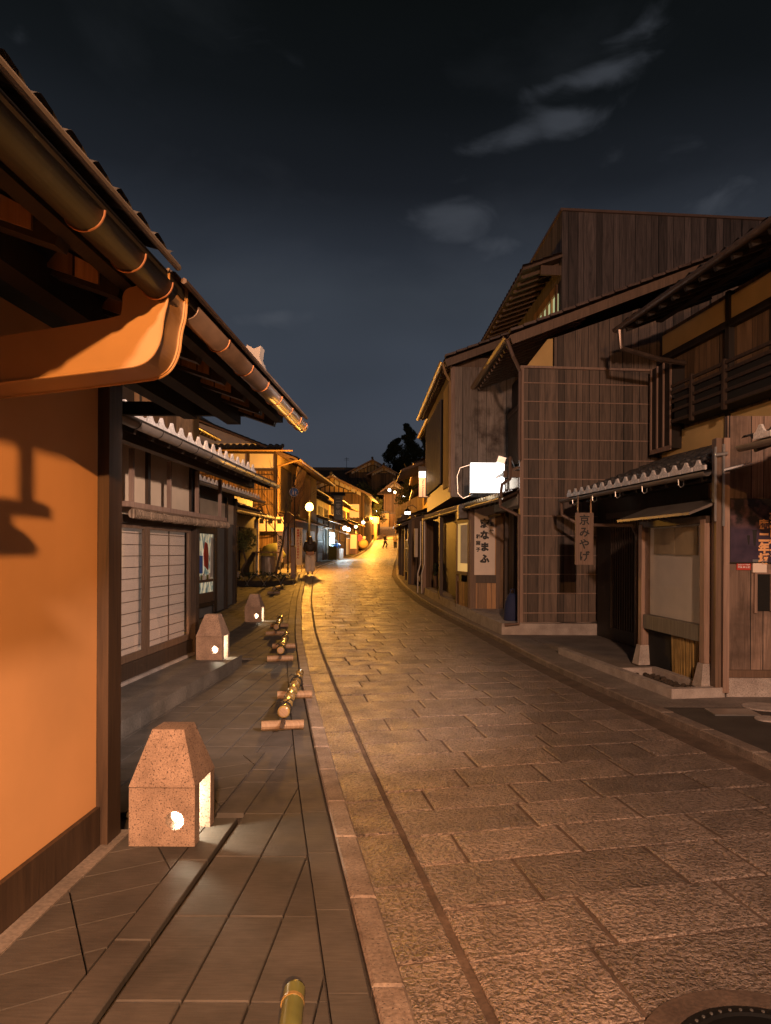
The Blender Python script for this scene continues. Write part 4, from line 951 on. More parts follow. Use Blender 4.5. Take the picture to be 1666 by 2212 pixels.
# light box
T = thing('light_box_sign', (1.215, 14.3, 2.80), 'blown out white lightbox sign jutting over the street from the plank townhouse', 'sign')
w, d, h = .335, .16, .295
b = MB(); b.box(-w, w, 0, d, 0, 2*h); b.build('lit_faces', M['sign_glow'], T)
b = MB(); b.box(-w-.012, w+.012, -.008, d+.008, -.02, -.003); b.box(-w-.012, w+.012, -.008, d+.008, 2*h+.003, 2*h+.02); b.box(w+.003, w+.03, -.008, d+.008, 0, 2*h); b.beam((w+.03, .08, h), (w+.50, .08, h), .03, .03); b.beam((w+.03, .08, h*1.9), (w+.50, .08, h*1.9), .03, .03); b.build('casing', M['black_metal'], T)
b = MB(); b.tube([(-w+.05, d+.1, -.02), (-w-.14, d+.1, -.10), (-w-.24, d+.1, .0), (-w-.26, d+.1, .35), (-w-.2, d+.1, .52), (-w+.05, d+.1, .60)], .008, 6); b.build('conduit', M['steel'], T)
T = thing('spotlight', (1.47, 14.1, 3.45), 'small floodlight with metal hood fixed above the white lightbox', 'lamp')
b = MB(); b.extrude([(-.09, 0, -.06), (.06, 0, -.10), (.10, 0, .02), (-.05, 0, .06)], (0, .14, 0)); b.build('hood', M['steel'], T)
b = MB(); b.tube([(.08, .07, 0), (.2, .07, .02), (.28, .07, -.15)], .015, 6); b.build('arm', M['black_metal'], T)
lamp('lightbox_light', (1.05, 13.9, 2.9), 10, (1, .95, .88), .25)

# tall plank tower behind
H5 = thing('plank_tower_house', (3.18, 17.0, 0), 'tallest building, a black plank clad upper storey with a small lit window', 'building', None, th3)
b = MB(); b.box(0, 9, 0, 7.0, 4, 9.72); b.build('plank_wall', M['plank_tower'], H5)
b = MB(); b.box(-.04, 9.1, -.05, 7.05, 9.722, 9.78); b.build('roof_edge', M['pipe_brown'], H5)
b = MB(); slab(b, (-.95, -.1, 8.30), (-.95, 7.2, 8.30), (0, -.1, 8.66), (0, 7.2, 8.66), .06); b.box(-.5, 0, .0, .08, 8.2, 8.42); rafters(b, (-.9, 0, 8.28), (-.9, 7.1, 8.28), (0, 0, 8.62), (0, 7.1, 8.62), .5, .06, .07, 0, .09); rf = b.build('side_eave', M['wood_mid'], H5)
b = MB(); tile_roof(b, (-.95, -.1, 8.30), (-.95, 7.2, 8.30), (0, -.1, 8.66), (0, 7.2, 8.66), .27, .24, .035, 6); b.build('tiles', M['tile_brown'], rf)
b = MB(); b.box(-.03, -.003, .25, 2.4, 6.5, 7.85); w_ = b.build('window', M['window_green'], H5)
b = MB()
for q in range(6): yy = .25+2.15*q/5; b.box(-.08, -.032, yy-.04, yy+.04, 6.45, 7.9)
b.box(-.08, -.032, .2, 2.45, 7.85, 8.05); b.box(-.08, -.032, .2, 2.45, 6.35, 6.45); b.build('frame', M['wood_amber'], w_)
b = MB(); b.box(2.0+.6, 4.4, -.08, -.003, 8.05, 8.16); b.box(2.55, 2.7, -.2, -.08, 8.05, 8.2); b.build('vent_hood', M['wood_pink'], H5)
b = MB(); b.box(2.75, 4.4, -.04, -.003, 7.4, 8.02); b.build('louvre', M['interior_dark'], H5)

# R4 townhouse, further into the street
H4 = thing('weathered_townhouse', (.60, 16.75, 0), 'right townhouse with bleached peeling boards on its end wall, beyond the white lightbox', 'house', None, th3)
b = MB(); b.box(0.0, 1.5, 0, .10, 2.9, 5.95); b.build('board_wall', M['plank_bleached'], H4)
b = MB(); b.box(.0, 5, .11, 6.6, 2.9, 6.2); b.build('upper_wall', M['wood_mid'], H4)
b = MB(); b.box(-.05, .05, -.05, .08, 2.9, 5.95); b.build('corner_post', M['wood_pink'], H4)
b = MB(); b.box(-.04, -.003, .5, 1.6, 3.2, 5.7); b.build('plaster_bay', M['plaster_gold'], H4)
b = MB(); b.box(-.05, -.003, 2.0, 6.2, 3.4, 5.6); w_ = b.build('window', M['interior_dark'], H4)
b = MB()
for q in range(15): yy = 2.0+4.2*q/14; b.box(-.09, -.052, yy-.03, yy+.03, 3.4, 5.6)
b.build('bars', M['wood_dark'], w_)
zc = 6.02; e0, e1, t0, t1 = (-.22, -.35, zc), (-.22, 6.9, zc), (3.6, -.35, zc+3.82*.39), (3.6, 6.9, zc+3.82*.39)
b = MB(); slab(b, e0, e1, t0, t1, .05); rafters(b, (-.2, -.3, zc), (-.2, 6.8, zc), (1, -.3, zc+1.2*.39), (1, 6.8, zc+1.2*.39), .3, .05, .07, 0, .09); b.beam((-.2, -.36, zc-.10), (3.6, -.36, zc+3.82*.39-.1), .03, .14); rf = b.build('roof', M['wood_mid'], H4)
b = MB(); tile_roof(b, e0, e1, t0, t1, .27, .26, .026, 5)
for k in range(15):
    p = Vector(e0).lerp(Vector(t0), k/15); q = Vector(e0).lerp(Vector(t0), (k+.94)/15); b.beam(p+Vector((0, .02, .075)), q+Vector((0, .02, .06)), .20, .045)
b.build('tiles', M['tile_brown'], rf)
b = MB(); b.halfpipe((-.28, -.35, zc-.02), (-.28, 7, zc-.02), .06, 9); b.tube([(-.28, -.3, zc-.06), (-.2, -.25, zc-.3), (-.08, -.12, zc-.45), (-.08, -.12, 3.0)], .03, 7); b.build('gutter', M['gutter_orange'], rf)
# ground floor: shop bay with banner and window
H4b = thing('wheat_cake_shop', (1.03, 16.0, .30), 'small right shopfront with wooden dado, amber glazed bay and long cream banner', 'shop', None, R(0))
b = MB(); b.box(0, .62, 0, .10, 0, 2.35); b.build('panel_wall', M['wood_amber'], H4b)
b = MB(); b.box(-.05, .08, -.03, .12, -.05, 2.35); b.build('post', M['wood_mid'], H4b)
b = MB(); b.box(.53, .62, -.03, .0, -.05, 2.35); b.build('post', M['wood_mid'], H4b)
b = MB(); b.box(.08, .53, -.025, -.003, .62, .80); b.build('cross_rail', M['wood_dark'], H4b)
P0, P1 = Vector((-.02, .12, 0)), Vector((-.27, 1.15, 0))
def along(b, f0, f1, z0, z1, th, off=0.0):
    d = (P1-P0); n = Vector((-d.y, d.x, 0)).normalized(); a = P0+d*f0+n*off; c = P0+d*f1+n*off; b.hexa([a+Vector((0, 0, z0)), c+Vector((0, 0, z0)), c+n*th+Vector((0, 0, z0)), a+n*th+Vector((0, 0, z0)), a+Vector((0, 0, z1)), c+Vector((0, 0, z1)), c+n*th+Vector((0, 0, z1)), a+n*th+Vector((0, 0, z1))])
b = MB(); along(b, .05, .95, .02, .62, .04); b.build('dado', M['wood_amber'], H4b)
b = MB(); along(b, .08, .92, .86, 1.98, .02, .01); wn_ = b.build('window', M['window_gold'], H4b)
b = MB(); along(b, 0, .08, 0, 2.3, .06, .0); along(b, .92, 1, 0, 2.3, .06, .0); along(b, .08, .92, .78, .86, .07); along(b, .08, .92, 1.98, 2.06, .06); b.build('frame', M['wood_mid'], H4b)
b = MB(); along(b, .08, .66, 1.05, 1.94, .008, .035); b.build('paper_notice', M['paper'], H4b)
b = MB(); b.box(.05, .9, .12, 1.2, 2.0, 2.4); b.box(-.30, .05, .3, 1.2, 2.08, 2.4); b.build('head_wall', M['wood_dark'], H4b)
b = MB(); b.beam((-.34, 1.2, 2.02), (.58, -.45, 2.13), .04, .05); b.build('amber_rail', M['bamboo'], H4b)
b = MB(); b.box(.62, 1.6, .05, .2, 0, 2.4); b.build('side_wall', M['plank_brown'], H4b)
b = MB(); b.box(-.24, -.05, 1.0, 1.18, -.08, .12); b.build('foot_stone', M['granite'], H4b)

def text(parent, s, size, loc, mat, rot=(math.pi/2, 0, 0), name='lettering', off=.006, ls=.95, align='CENTER', ext=.001):
    cu = bpy.data.curves.new(name, 'FONT'); cu.body = s; cu.size = size; cu.offset = off*size*6; cu.extrude = ext; cu.align_x = align; cu.align_y = 'TOP'; cu.space_line = ls; cu.resolution_u = 2
    tmp = bpy.data.objects.new('tmp_text', cu); COL.objects.link(tmp); bpy.context.view_layer.update()
    me = bpy.data.meshes.new_from_object(tmp.evaluated_get(bpy.context.evaluated_depsgraph_get())); bpy.data.objects.remove(tmp)
    o = bpy.data.objects.new(name, me); COL.objects.link(o); me.materials.clear(); me.materials.append(M[mat]); o.location = loc; o.rotation_euler = rot; o.parent = parent
    return o
T = thing('cream_banner', (1.30, 15.94, .30), 'long cream banner with bold black brush writing hung on the right shopfront', 'banner')
b = MB(); b.box(-.23, .23, -.012, .0, .80, 2.38); b.build('cloth', M['cloth_cream'], T)
text(T, '京\nな\nま\nふ', .205, (.0, -.014, 2.04), 'ink', off=.010, ls=1.28)
text(T, '和\n菓\n子', .10, (-.145, -.014, 1.70), 'ink', off=.008, ls=1.45)
text(T, '生\n麩', .10, (.155, -.014, 1.98), 'ink', off=.008, ls=1.75)
b = MB(); b.tube([(-.26, -.006, 2.39), (.26, -.006, 2.39)], .012, 6); b.build('rod', M['wood_dark'], T)

# more of the dark shopfronts between the bay and the next gable
T = thing('dark_shopfront', (.55, 18.1, .35), 'unlit recessed right shopfront with standing posts, left of the glazed bay', 'shop', None, R(9))
b = MB(); b.box(.35, 3, 0, 5.4, 0, 2.5); b.build('inner_wall', M['wood_black'], T)
b = MB(); b.box(-.05, .06, 3.9, 4.05, 0, 2.3); b.build('post', M['wood_pink'], T)
b = MB(); b.box(.02, .5, 4.3, 4.4, .1, 2.25); b.build('board', M['plank_brown'], T)
b = MB(); b.box(-.04, .05, 1.0, 1.12, 0, 2.3); b.build('post', M['wood_dark'], T)
b = MB(); b.tube([(-.12, 3.9, 2.2), (-.12, 3.9, .9), (-.2, 3.9, .6), (-.2, 3.9, 0)], .025, 6); b.tube([(-.03, 3.7, 2.2), (-.03, 3.7, .9), (-.11, 3.7, .6), (-.11, 3.7, 0)], .025, 6); b.build('downpipe', M['steel'], T)
b = MB(); b.box(-.2, -.1, 4.6, 4.75, 1.1, 2.0); b.build('hanging_strip', M['cloth_white'], T)
T = thing('sacking_bundle', (.02, 22.6, g(22.6)+.30), 'lumpy brown sacking bundle on the step at the foot of the brown wall', 'sack')
b = MB()
for c, r_ in (((0, 0, .18), .22), ((.22, .05, .26), .26), ((.36, .1, .16), .18), ((-.18, 0, .12), .13)): b.ball(c, r_, 0, 12, .8)
b.build('cloth', M['cloth_tan'], T, smooth=True)
T = thing('blue_bag', (1.66, 13.75, .26), 'dark blue cloth bag set down beside the downpipe at the corner', 'bag')
b = MB(); b.lathe([(.13, 0), (.17, .06), (.16, .35), (.10, .52), (.05, .56)], (0, 0, 0), 12); b.build('bag_body', M['cloth_blue'], T, smooth=True)
b = MB(); b.tube([(-.05, 0, .54), (-.03, 0, .64), (.03, 0, .64), (.05, 0, .54)], .01, 6); b.build('handle', M['cloth_blue'], T)
T = thing('potted_plant', (.42, 20.9, g(20.9)+.28), 'small plant in a wooden tub on the right step before the dark shopfront', 'plant')
b = MB(); b.lathe([(.15, 0), (.20, .02), (.22, .38), (.19, .38)], (0, 0, 0), 10); b.build('tub', M['wood_mid'], T)
b = MB(); leaves(b, (0, 0, .55), .25, 130, .06); b.build('foliage', M['leaf_dark'], T)

# R5.. further right houses
H6 = house('brown_gable_house', (-.55, 24.8, g(24.8)), th3, 1, 4.0, 6, 2.15, 5.85, 'right house whose plain brown end wall meets the bend of the kerb', o1=.35, o2=.55, sb=1.2, wall1='plank_brown', wall2='wood_mid', lat=((.5, 2.2),), wins2=((.5, 3.6, 3.5, 4.9, 'window_gold'),), gut='gutter_orange')
H7 = house('green_board_house', (-1.05, 29.4, g(29.4)), R(2.4), 1, 9.0, 6, 2.3, 4.65, 'right house with grey green boards, showing only its edge past the brown wall', o1=.15, o2=.6, sb=1.2, wall1='plank_bleached', wall2='plaster_gold', lat=((.5, 3.2),), wins2=((.6, 5.4, 3.3, 4.3, 'window_gold'),), gut='gutter_orange')
b = MB(); b.box(-.03, 2.2, -.05, -.003, 4.5, 6.1); 
H8 = house('uphill_right_house', (-1.45, 42, g(42)), R(2.6), 1, 12, 6, 2.5, 4.4, 'right house further uphill behind the wall lantern', wall1='plank_brown', wall2='plaster_gold', lat=(), gut='gutter_orange', res=3, tw=.36, o1=.3, o2=.5, sb=1.2)
H9 = house('uphill_last_house', (-2.05, 58, g(60)), R(2.6), 1, 20, 6, 2.6, 4.2, 'last low house on the right before the stairs', wall1='plank_brown', wall2='plaster_gold', lat=(), gut='gutter_orange', res=3, tw=.4, o1=.3, o2=.5, sb=1.2)
T = thing('white_board_gable', (-1.1, 38, g(38)), 'pale grey clapboard side panel under a sloping roof, behind the wall lantern', 'wall')
b = MB(); b.extrude([(-.55, 0, 2.3), (.9, 0, 2.75), (.9, 0, 3.9), (.45, 0, 3.7), (-.55, 0, 3.15)], (0, .2, 0)); b.build('clapboard', M['plank_bleached'], T)
b = MB(); b.box(-.1, .1, .0, .2, -.2, 2.4); b.build('post', M['wood_dark'], T)
# high side eave above brown wall
b = MB(); slab(b, (-.3, .6, 4.1), (-.3, 4.8, 4.1), (.6, .6, 4.45), (.6, 4.8, 4.45), .06); rafters(b, (-.3, .6, 4.1), (-.3, 4.8, 4.1), (.6, .6, 4.45), (.6, 4.8, 4.45), .35); b.build('middle_eave', M['wood_mid'], H6)
# lit vertical sign
T = thing('lit_banner_sign', (-.10, 23.0, 3.38), 'tall narrow paper sign glowing white at the top, jutting from the right houses', 'sign')
b = MB(); b.box(-.145, .145, 0, .10, 0, .62); b.build('paper_face', M['sign_warm'], T)
b = MB(); b.box(-.145, .145, 0, .10, .622, .82); b.build('bright_face', M['sign_hot'], T)
b = MB(); b.box(-.16, .16, -.01, .11, .822, .98); b.box(-.16, .16, -.01, .11, -.02, -.003); b.beam((.15, .05, .9), (.7, .05, .9), .03, .03); b.build('cap', M['wood_dark'], T)
text(T, 'Pizza & Restaurant', .075, (.02, -.004, .56), 'ink', rot=(math.pi/2, math.pi/2, 0), off=.002, align='LEFT')
lamp('banner_light', (-.25, 22.6, 3.9), 12, (1, .7, .45), .1)
# wall lantern
T = thing('wall_lantern', (-.80, 30.3, 3.0), 'small glass lantern with pointed metal cap glowing white beside the pale gable', 'lamp')
b = MB(); b.lathe([(.07, 0), (.12, .28), (.12, .30)], (0, 0, 0), 6); b.build('glass_body', M['bulb_white'], T)
b = MB(); b.lathe([(.16, .305), (.10, .40), (.03, .46), (.015, .54)], (0, 0, 0), 8); b.build('cap', M['black_metal'], T)
b = MB(); b.tube([(0, 0, .52), (.2, 0, .60), (.4, 0, .45)], .015, 6); b.build('bracket', M['black_metal'], T)
lamp('wall_lantern_light', (-1.0, 30.0, 3.1), 40, (1, .80, .55), .12)

# ================================================================== RIGHT: near shop (R2) and its neighbour (R1)
th2 = math.atan(.176)
H2 = thing('gate_shop', (3.12, 7.9, 0), 'near right shop with tiled lean-to eave, dark entrance and long wooden upper floor', 'shop', None, th2)
b = MB(); b.box(.95, 5, .1, 5.2, .05, 2.9); b.build('lower_wall', M['wood_black'], H2)
b = MB()
for k in range(30): y = 1.9+k*.09; b.box(.90, .945, y-.015, y+.015, .3, 2.2)
b.box(.89, .948, 1.8, 4.7, 2.2, 2.3); b.build('lattice', M['wood_dark'], H2)
b = MB(); b.box(.84, .93, 1.25, 1.38, .05, 2.55); b.build('entrance_post', M['wood_amber'], H2)
# lean-to
e0, e1, t0, t1 = (0, -.05, 2.52), (0, 4.35, 2.52), (2.2, -.05, 3.32), (2.2, 4.9, 3.32)
b = MB(); slab(b, e0, e1, t0, t1, .05); rafters(b, e0, e1, t0, t1, .42, .05, .06, 0, .08); b.box(.35, .45, 0, 4.3, 2.46, 2.58); rf = b.build('lower_roof', M['wood_black'], H2)
b = MB(); tile_roof(b, e0, e1, t0, t1, .262, .25, .03, 7)
for k in range(15):
    for j in range(3): b.tube([(.16+j*.24, .28+k*.262, 2.66+j*.088), (.20+j*.24, .28+k*.262, 2.68+j*.088)], .022, 7)
b.build('tiles', M['tile'], rf)
b = MB(); eave_tiles(b, (-.01, 4.2, 2.535), (-.01, .0, 2.535), .262, .12, .025); b.build('eave_tiles', M['tile_pale'], rf)
b = MB(); b.halfpipe((-.055, -.05, 2.50), (-.055, 4.42, 2.50), .05, 10)
b.build('gutter', M['gutter_grey'], rf)
for y in (.5, 1.4, 2.2, 3.0, 3.8):
    b = MB(); b.tube([(-.09, y, 2.47), (-.085, y, 2.40), (-.055, y, 2.375), (-.02, y, 2.40), (-.015, y, 2.47)], .006, 5); b.build('gutter_hook', M['steel'], rf)
b = MB(); b.tube([(-.055, 4.4, 2.47), (-.02, 4.45, 2.25), (.25, 4.3, 2.08), (.85, 3.6, 2.05), (.88, 3.5, 1.9), (.88, 3.5, .1)], .03, 8); b.build('downpipe', M['pipe_brown'], rf)
# upper storey
b = MB(); b.box(2.2, 6, -7, 5.15, 3.3, 5.72); b.build('upper_wall', M['plank_brown'], H2)
for y0, y1 in ((-7, -2.2), (-2.1, 1.0), (1.12, 2.9), (3.0, 5.05)):
    b = MB(); b.box(2.14, 2.197, y0, y1, 5.25, 5.62); b.build('upper_plaster', M['plaster_gold'], H2)
    b = MB(); b.box(2.14, 2.197, y0, y1, 3.3, 3.78); b.build('lower_plaster', M['plaster_gold'], H2)
b = MB(); b.box(2.10, 2.20, -7, 5.1, 5.13, 5.245)
for y in (-2.15, 1.06, 2.95): b.box(2.10, 2.20, y-.05, y+.05, 3.3, 5.7)
b.build('upper_beams', M['wood_black'], H2)
b = MB(); b.box(1.80, 2.13, -.4, 4.0, 3.82, 4.35); bx = b.build('bay_window', M['interior_dark'], H2)
b = MB()
for z in (3.82, 4.0, 4.15, 4.30, 4.42): b.box(1.76, 1.795, -.4, 4.05, z, z+.05)
for y in (-.3, 1.0, 2.5, 3.4): b.box(1.74, 1.80, y-.03, y+.03, 3.75, 4.5)
b.build('rails', M['wood_dark'], bx)
b = MB(); b.box(1.85, 2.09, -1.6, -.55, 3.75, 5.0); b.build('shutter_case', M['wood_amber'], H2)
b = MB(); b.box(1.95, 2.19, 4.35, 5.1, 3.45, 5.0); sb_ = b.build('shutter_box', M['wood_black'], H2)
b = MB()
for y in (4.37, 4.62, 4.85, 5.08): b.box(1.92, 1.945, y-.02, y+.02, 3.45, 5.0)
b.box(1.92, 1.945, 4.35, 5.1, 3.42, 3.5); b.build('edge_strips', M['wood_pink'], sb_)
e0, e1, t0, t1 = (.72, -7, 5.32), (.72, 3.75, 5.32), (4.2, -7, 6.75), (4.2, 3.75, 6.75)
b = MB(); slab(b, e0, e1, t0, t1, .06); rafters(b, e0, e1, (2.2, -7, 5.93), (2.2, 3.75, 5.93), .36, .06, .08, 0, .10); b.box(1.3, 1.4, -7, 3.7, 5.40, 5.50); rf = b.build('upper_roof', M['wood_black'], H2)
b = MB(); tile_roof(b, e0, e1, t0, t1, .27, .26, .026, 4); b.build('tiles', M['tile'], rf)
b = MB(); b.halfpipe((.66, -7, 5.29), (.66, 3.85, 5.29), .06, 10); b.tube([(.66, 3.7, 5.25), (.70, 3.72, 4.95), (1.5, 3.9, 4.85), (2.1, 4.2, 4.9)], .045, 8); b.build('gutter', M['gutter'], rf)

# granite-edged threshold and pebble pit
T = thing('stone_threshold', (2.62, 7.62, 0), 'pale granite kerb frame around a small pebble pit before the display case', 'step', None, th2)
b = MB(); b.box(0, .62, 0, .10, 0, .155); b.box(0, .10, .105, 3.4, 0, .15); b.box(.52, .60, .105, 1.5, 0, .15); b.box(.105, .515, 1.42, 1.5, 0, .148); b.build('granite_frame', M['granite'], T)
b = MB()
for _ in range(160): b.ball((random.uniform(.13, .5), random.uniform(.14, 1.4), .06+random.uniform(0, .02)), random.uniform(.018, .034), 0, 7, .7)
tag(b.build('pebbles', M['earth'], T, smooth=True), kind='stuff')
b = MB(); b.box(.105, 1.3, 1.505, 5.0, 0, .10); b.box(.61, 1.3, .1, 1.5, 0, .12); b.build('paved_floor', M['concrete'], T)

# display case
thd = math.atan(.131)
T = thing('display_case', (3.12, 7.97, .12), 'roofed wooden display case with an empty cream backing on stone feet', 'display case', None, thd)
b = MB(); L_ = 1.62
for y in (0, L_):
    b = MB(); b.extrude([(-.10, y-.10, 0), (.10, y-.10, 0), (.10, y+.10, 0), (-.10, y+.10, 0)], (0, 0, .001))
    b = MB(); b.hexa([(-.11, y-.10, 0), (.11, y-.10, 0), (.11, y+.10, 0), (-.11, y+.10, 0), (-.065, y-.06, .26), (.065, y-.06, .26), (.065, y+.06, .26), (-.065, y+.06, .26)]); b.build('stone_foot', M['granite'], T)
    b = MB(); b.box(-.05, .05, y-.05, y+.05, .262, 1.86); b.build('post', M['wood_pink'], T)
b = MB(); b.box(-.03, .12, .052, L_-.052, .49, .67); b.build('sill_beam', M['wood_sill'], T)
b = MB(); b.box(.07, .10, .052, L_-.052, .672, 1.82); b.build('backing', M['paper'], T)
b = MB(); b.box(.05, .066, .30, .84, 1.46, 1.80); b.box(.05, .066, .86, 1.42, 1.47, 1.80); b.build('paper_valance', M['cloth_tan'], T)
b = MB(); b.box(-.008, -.004, .055, L_-.055, .675, 1.82); b.build('pane', M['glass'], T)
b = MB(); b.box(.0, .10, L_-.05, L_-.01, .672, 1.82); b.box(.0, .10, .01, .05, .672, 1.82); b.build('side_frame', M['wood_mid'], T)
b = MB(); b.box(-.04, .40, -.06, L_+.06, 1.822, 1.90); b.build('head_beam', M['wood_dark'], T)
b = MB(); slab(b, (-.30, -.18, 1.93), (-.30, L_+.18, 1.93), (.14, -.18, 2.10), (.14, L_+.18, 2.10), .03); slab(b, (.55, -.18, 1.93), (.55, L_+.18, 1.93), (.14, -.18, 2.10), (.14, L_+.18, 2.10), .03); r_ = b.build('roof', M['gutter_grey'], T)
b = MB()
for k in range(22): y = .10+k*.036; b.tube([(.03+random.uniform(-.01, .01), y+random.uniform(-.006, .006), .02), (.02+random.uniform(-.008, .008), y, .48)], .0105, 6)
b.build('bamboo_skirt', M['bamboo'], T)
b = MB(); b.box(.05, .09, 0, L_, 0, .48); b.build('skirt_backing', M['interior_dark'], T)

# hanging name board
T = thing('hanging_name_board', (2.43, 11.0, 1.42), 'weathered wooden board with brush writing hung from the far end of the tiled eave', 'sign')
b = MB(); b.box(-.14, .14, 0, .03, 0, .80); b.build('board', M['wood_board'], T)
b = MB(); b.beam((-.10, .015, .80), (-.10, .015, 1.06), .02, .02); b.beam((.10, .015, .80), (.10, .015, 1.06), .02, .02); b.build('hangers', M['wood_amber'], T)
text(T, '京\nみ\nや\nげ', .165, (0, -.003, .76), 'ink', off=.004, ls=1.12)

# neighbour: return wall with poster
H1 = thing('poster_house', (3.13, 7.78, 0), 'nearest right house with weathered pinkish boards carrying the dark poster', 'house')
b = MB(); b.box(.14, 3.0, 0, .08, .34, 3.1); b.build('board_wall', M['plank_worn'], H1)
b = MB(); b.box(.13, 3.0, -.03, .10, -.05, .255); b.build('granite_base', M['granite'], H1)
b = MB(); b.box(.13, 3.0, -.02, .09, .258, .338); b.build('sill_board', M['wood_mid'], H1)
b = MB(); b.box(-.005, .055, -.06, .06, .1, 2.85); b.build('post', M['wood_mid'], H1)
b = MB(); b.box(.075, .14, -.07, .05, .1, 2.85); b.build('post', M['wood_pink'], H1)
b = MB(); b.tube([(-.02, -.08, 2.75), (-.02, -.08, 1.95)], .014, 6); b.tube([(.066, -.08, 2.78), (.066, -.08, 1.9)], .016, 6); b.tube([(-.03, -.09, 2.66), (.10, -.09, 2.68)], .022, 6); b.tube([(.07, -.08, 2.5), (.32, -.20, 2.56)], .02, 6); b.build('white_pipes', M['steel'], H1)
b = MB(); b.box(.46, 1.4, -.015, -.003, .98, 1.38); w_ = b.build('window', M['interior_dark'], H1)
b = MB(); b.box(.43, .46, -.03, -.003, .96, 1.42); b.box(.46, 1.4, -.03, -.003, 1.382, 1.43); b.box(.60, .64, -.04, -.016, .98, 1.38); b.build('frame', M['wood_pink'], w_)
b = MB(); b.beam((.22, -1.9, 2.18), (.26, -.5, 2.35), .02, .02); 
poly2 = [(.10, 2.52), (.19, 2.52), (.21, 2.36), (.30, 2.27), (2.0, 2.12), (2.0, 1.98), (.26, 2.14), (.12, 2.26)]
b = MB(); b.extrude([(x, -1.25, z) for x, z in poly2], (0, .12, 0)); b.build('rain_collector', M['gutter_orange'], H1)
e0, e1, t0, t1 = (-.22, -1.15, 2.60), (.80, -6.9, 2.60), (.9, -.95, 3.0), (1.95, -6.7, 3.0)
b = MB(); slab(b, e0, e1, t0, t1, .05); rafters(b, e0, e1, t0, t1, .42); rf = b.build('lower_roof', M['wood_dark'], H1)
b = MB(); tile_roof(b, e0, e1, t0, t1, .262, .25, .03, 6); b.build('tiles', M['tile'], rf)
b = MB(); eave_tiles(b, Vector(e0)+Vector((.0, -.25, .015)), Vector(e1)+Vector((-.01, 0, .015)), .262, .125, -.025); b.build('eave_tiles', M['tile_pale'], rf)
b = MB(); b.halfpipe(Vector(e0)+Vector((-.05, -.1, -.02)), Vector(e1)+Vector((-.05, 0, -.02)), .05, 10); b.build('gutter', M['gutter_grey'], rf)
b = MB(); b.box(.9, 3, -7, -1.0, .0, 3.2); 
# poster
T = thing('street_poster', (3.275, 7.74, 1.50), 'large dusk photo poster with bold orange brush lettering on the board wall', 'poster')
b = MB(); b.box(0, .95, 0, .02, 0, .70); b.build('frame', M['wood_black'], T)
def poster_mat():
    m, nt, bs = new_mat('poster_print'); co = coords(nt); sp = nt.nodes.new('ShaderNodeSeparateXYZ'); nt.links.new(co, sp.inputs[0])
    z = sp.outputs[2]; grd = rng(nt, noise_n(nt, co, 9, 4), .3, .7)
    low = mixc(nt, grd, (.032, .023, .045, 1), (.070, .046, .076, 1)); up = mixc(nt, rng(nt, noise_n(nt, co, 7, 4), .45, .62), (.018, .013, .014, 1), (.14, .075, .08, 1))
    nt.links.new(mixc(nt, rng(nt, z, .36, .42), low, up), bs.inputs['Base Color']); bs.inputs['Roughness'].default_value = .35
    return m
M['poster'] = poster_mat()
M['poster_text'] = plain('poster_lettering', (.85, .45, .20), .6, var=.05, bstr=0)
b = MB(); b.box(.012, .938, -.004, -.001, .012, .688); b.build('print', M['poster'], T)
text(T, '二\n年\n坂', .115, (.375, -.006, .33), 'poster_text', off=.010, ls=1.0, name='lettering')
text(T, 'お\nこ\nし\nや\nす', .105, (.475, -.006, .56), 'poster_text', off=.008, ls=.95)
text(T, '庵', .11, (.37, -.006, .47), 'poster_text', off=.004)
b = MB(); b.extrude([(.19, -.006, .30), (.225, -.006, .30), (.215, -.006, .20), (.205, -.006, .20)], (0, .001, 0)); b.extrude([(.25, -.006, .36), (.30, -.006, .36), (.285, -.006, .19), (.265, -.006, .19)], (0, .001, 0)); b.build('dark_figures', M['ink'], T)
T = thing('red_notice', (3.37, 7.765, 1.425), 'small red notice with white characters below the poster', 'sign')
b = MB(); b.box(0, .155, 0, .008, 0, .07); b.build('plate', M['sign_red'], T)
text(T, '防犯カメラ作動中', .016, (.078, -.002, .064), 'white', off=.002); text(T, '録画 ● 防犯', .024, (.078, -.002, .042), 'white', off=.002)
T = thing('leaflet_box', (3.535, 7.74, 1.40), 'clear leaflet holder with pale paper beside the red notice', 'leaflet holder')
b = MB(); b.box(0, .15, 0, .03, 0, .11); b.build('leaflets', M['cloth_cream'], T); b = MB(); b.box(-.005, .155, -.006, .034, .112, .14); b.build('lid', M['steel'], T)

# covers in the yard
for i, (x, y, r_, lab) in enumerate(((3.42, 7.25, .20, 'larger pale round access cover in the dark yard, close to the granite base'), (3.22, 6.72, .12, 'small pale round cover in the dark yard, nearer the kerb'))):
    b = MB(); b.lathe([(r_, 0), (r_, .010), (r_*.9, .014), (.01, .014)], (0, 0, 0), 24); o = b.build('access_cover', M['granite'], loc=(x, y, .046)); tag(o, lab, 'cover', 'round covers in the yard')
b = MB(); b.box(-.22, .22, -.14, .14, 0, .012); tag(b.build('square_cover', M['steel'], loc=(3.0, 7.0, .046)), 'dark rectangular metal cover set in the yard asphalt', 'cover')
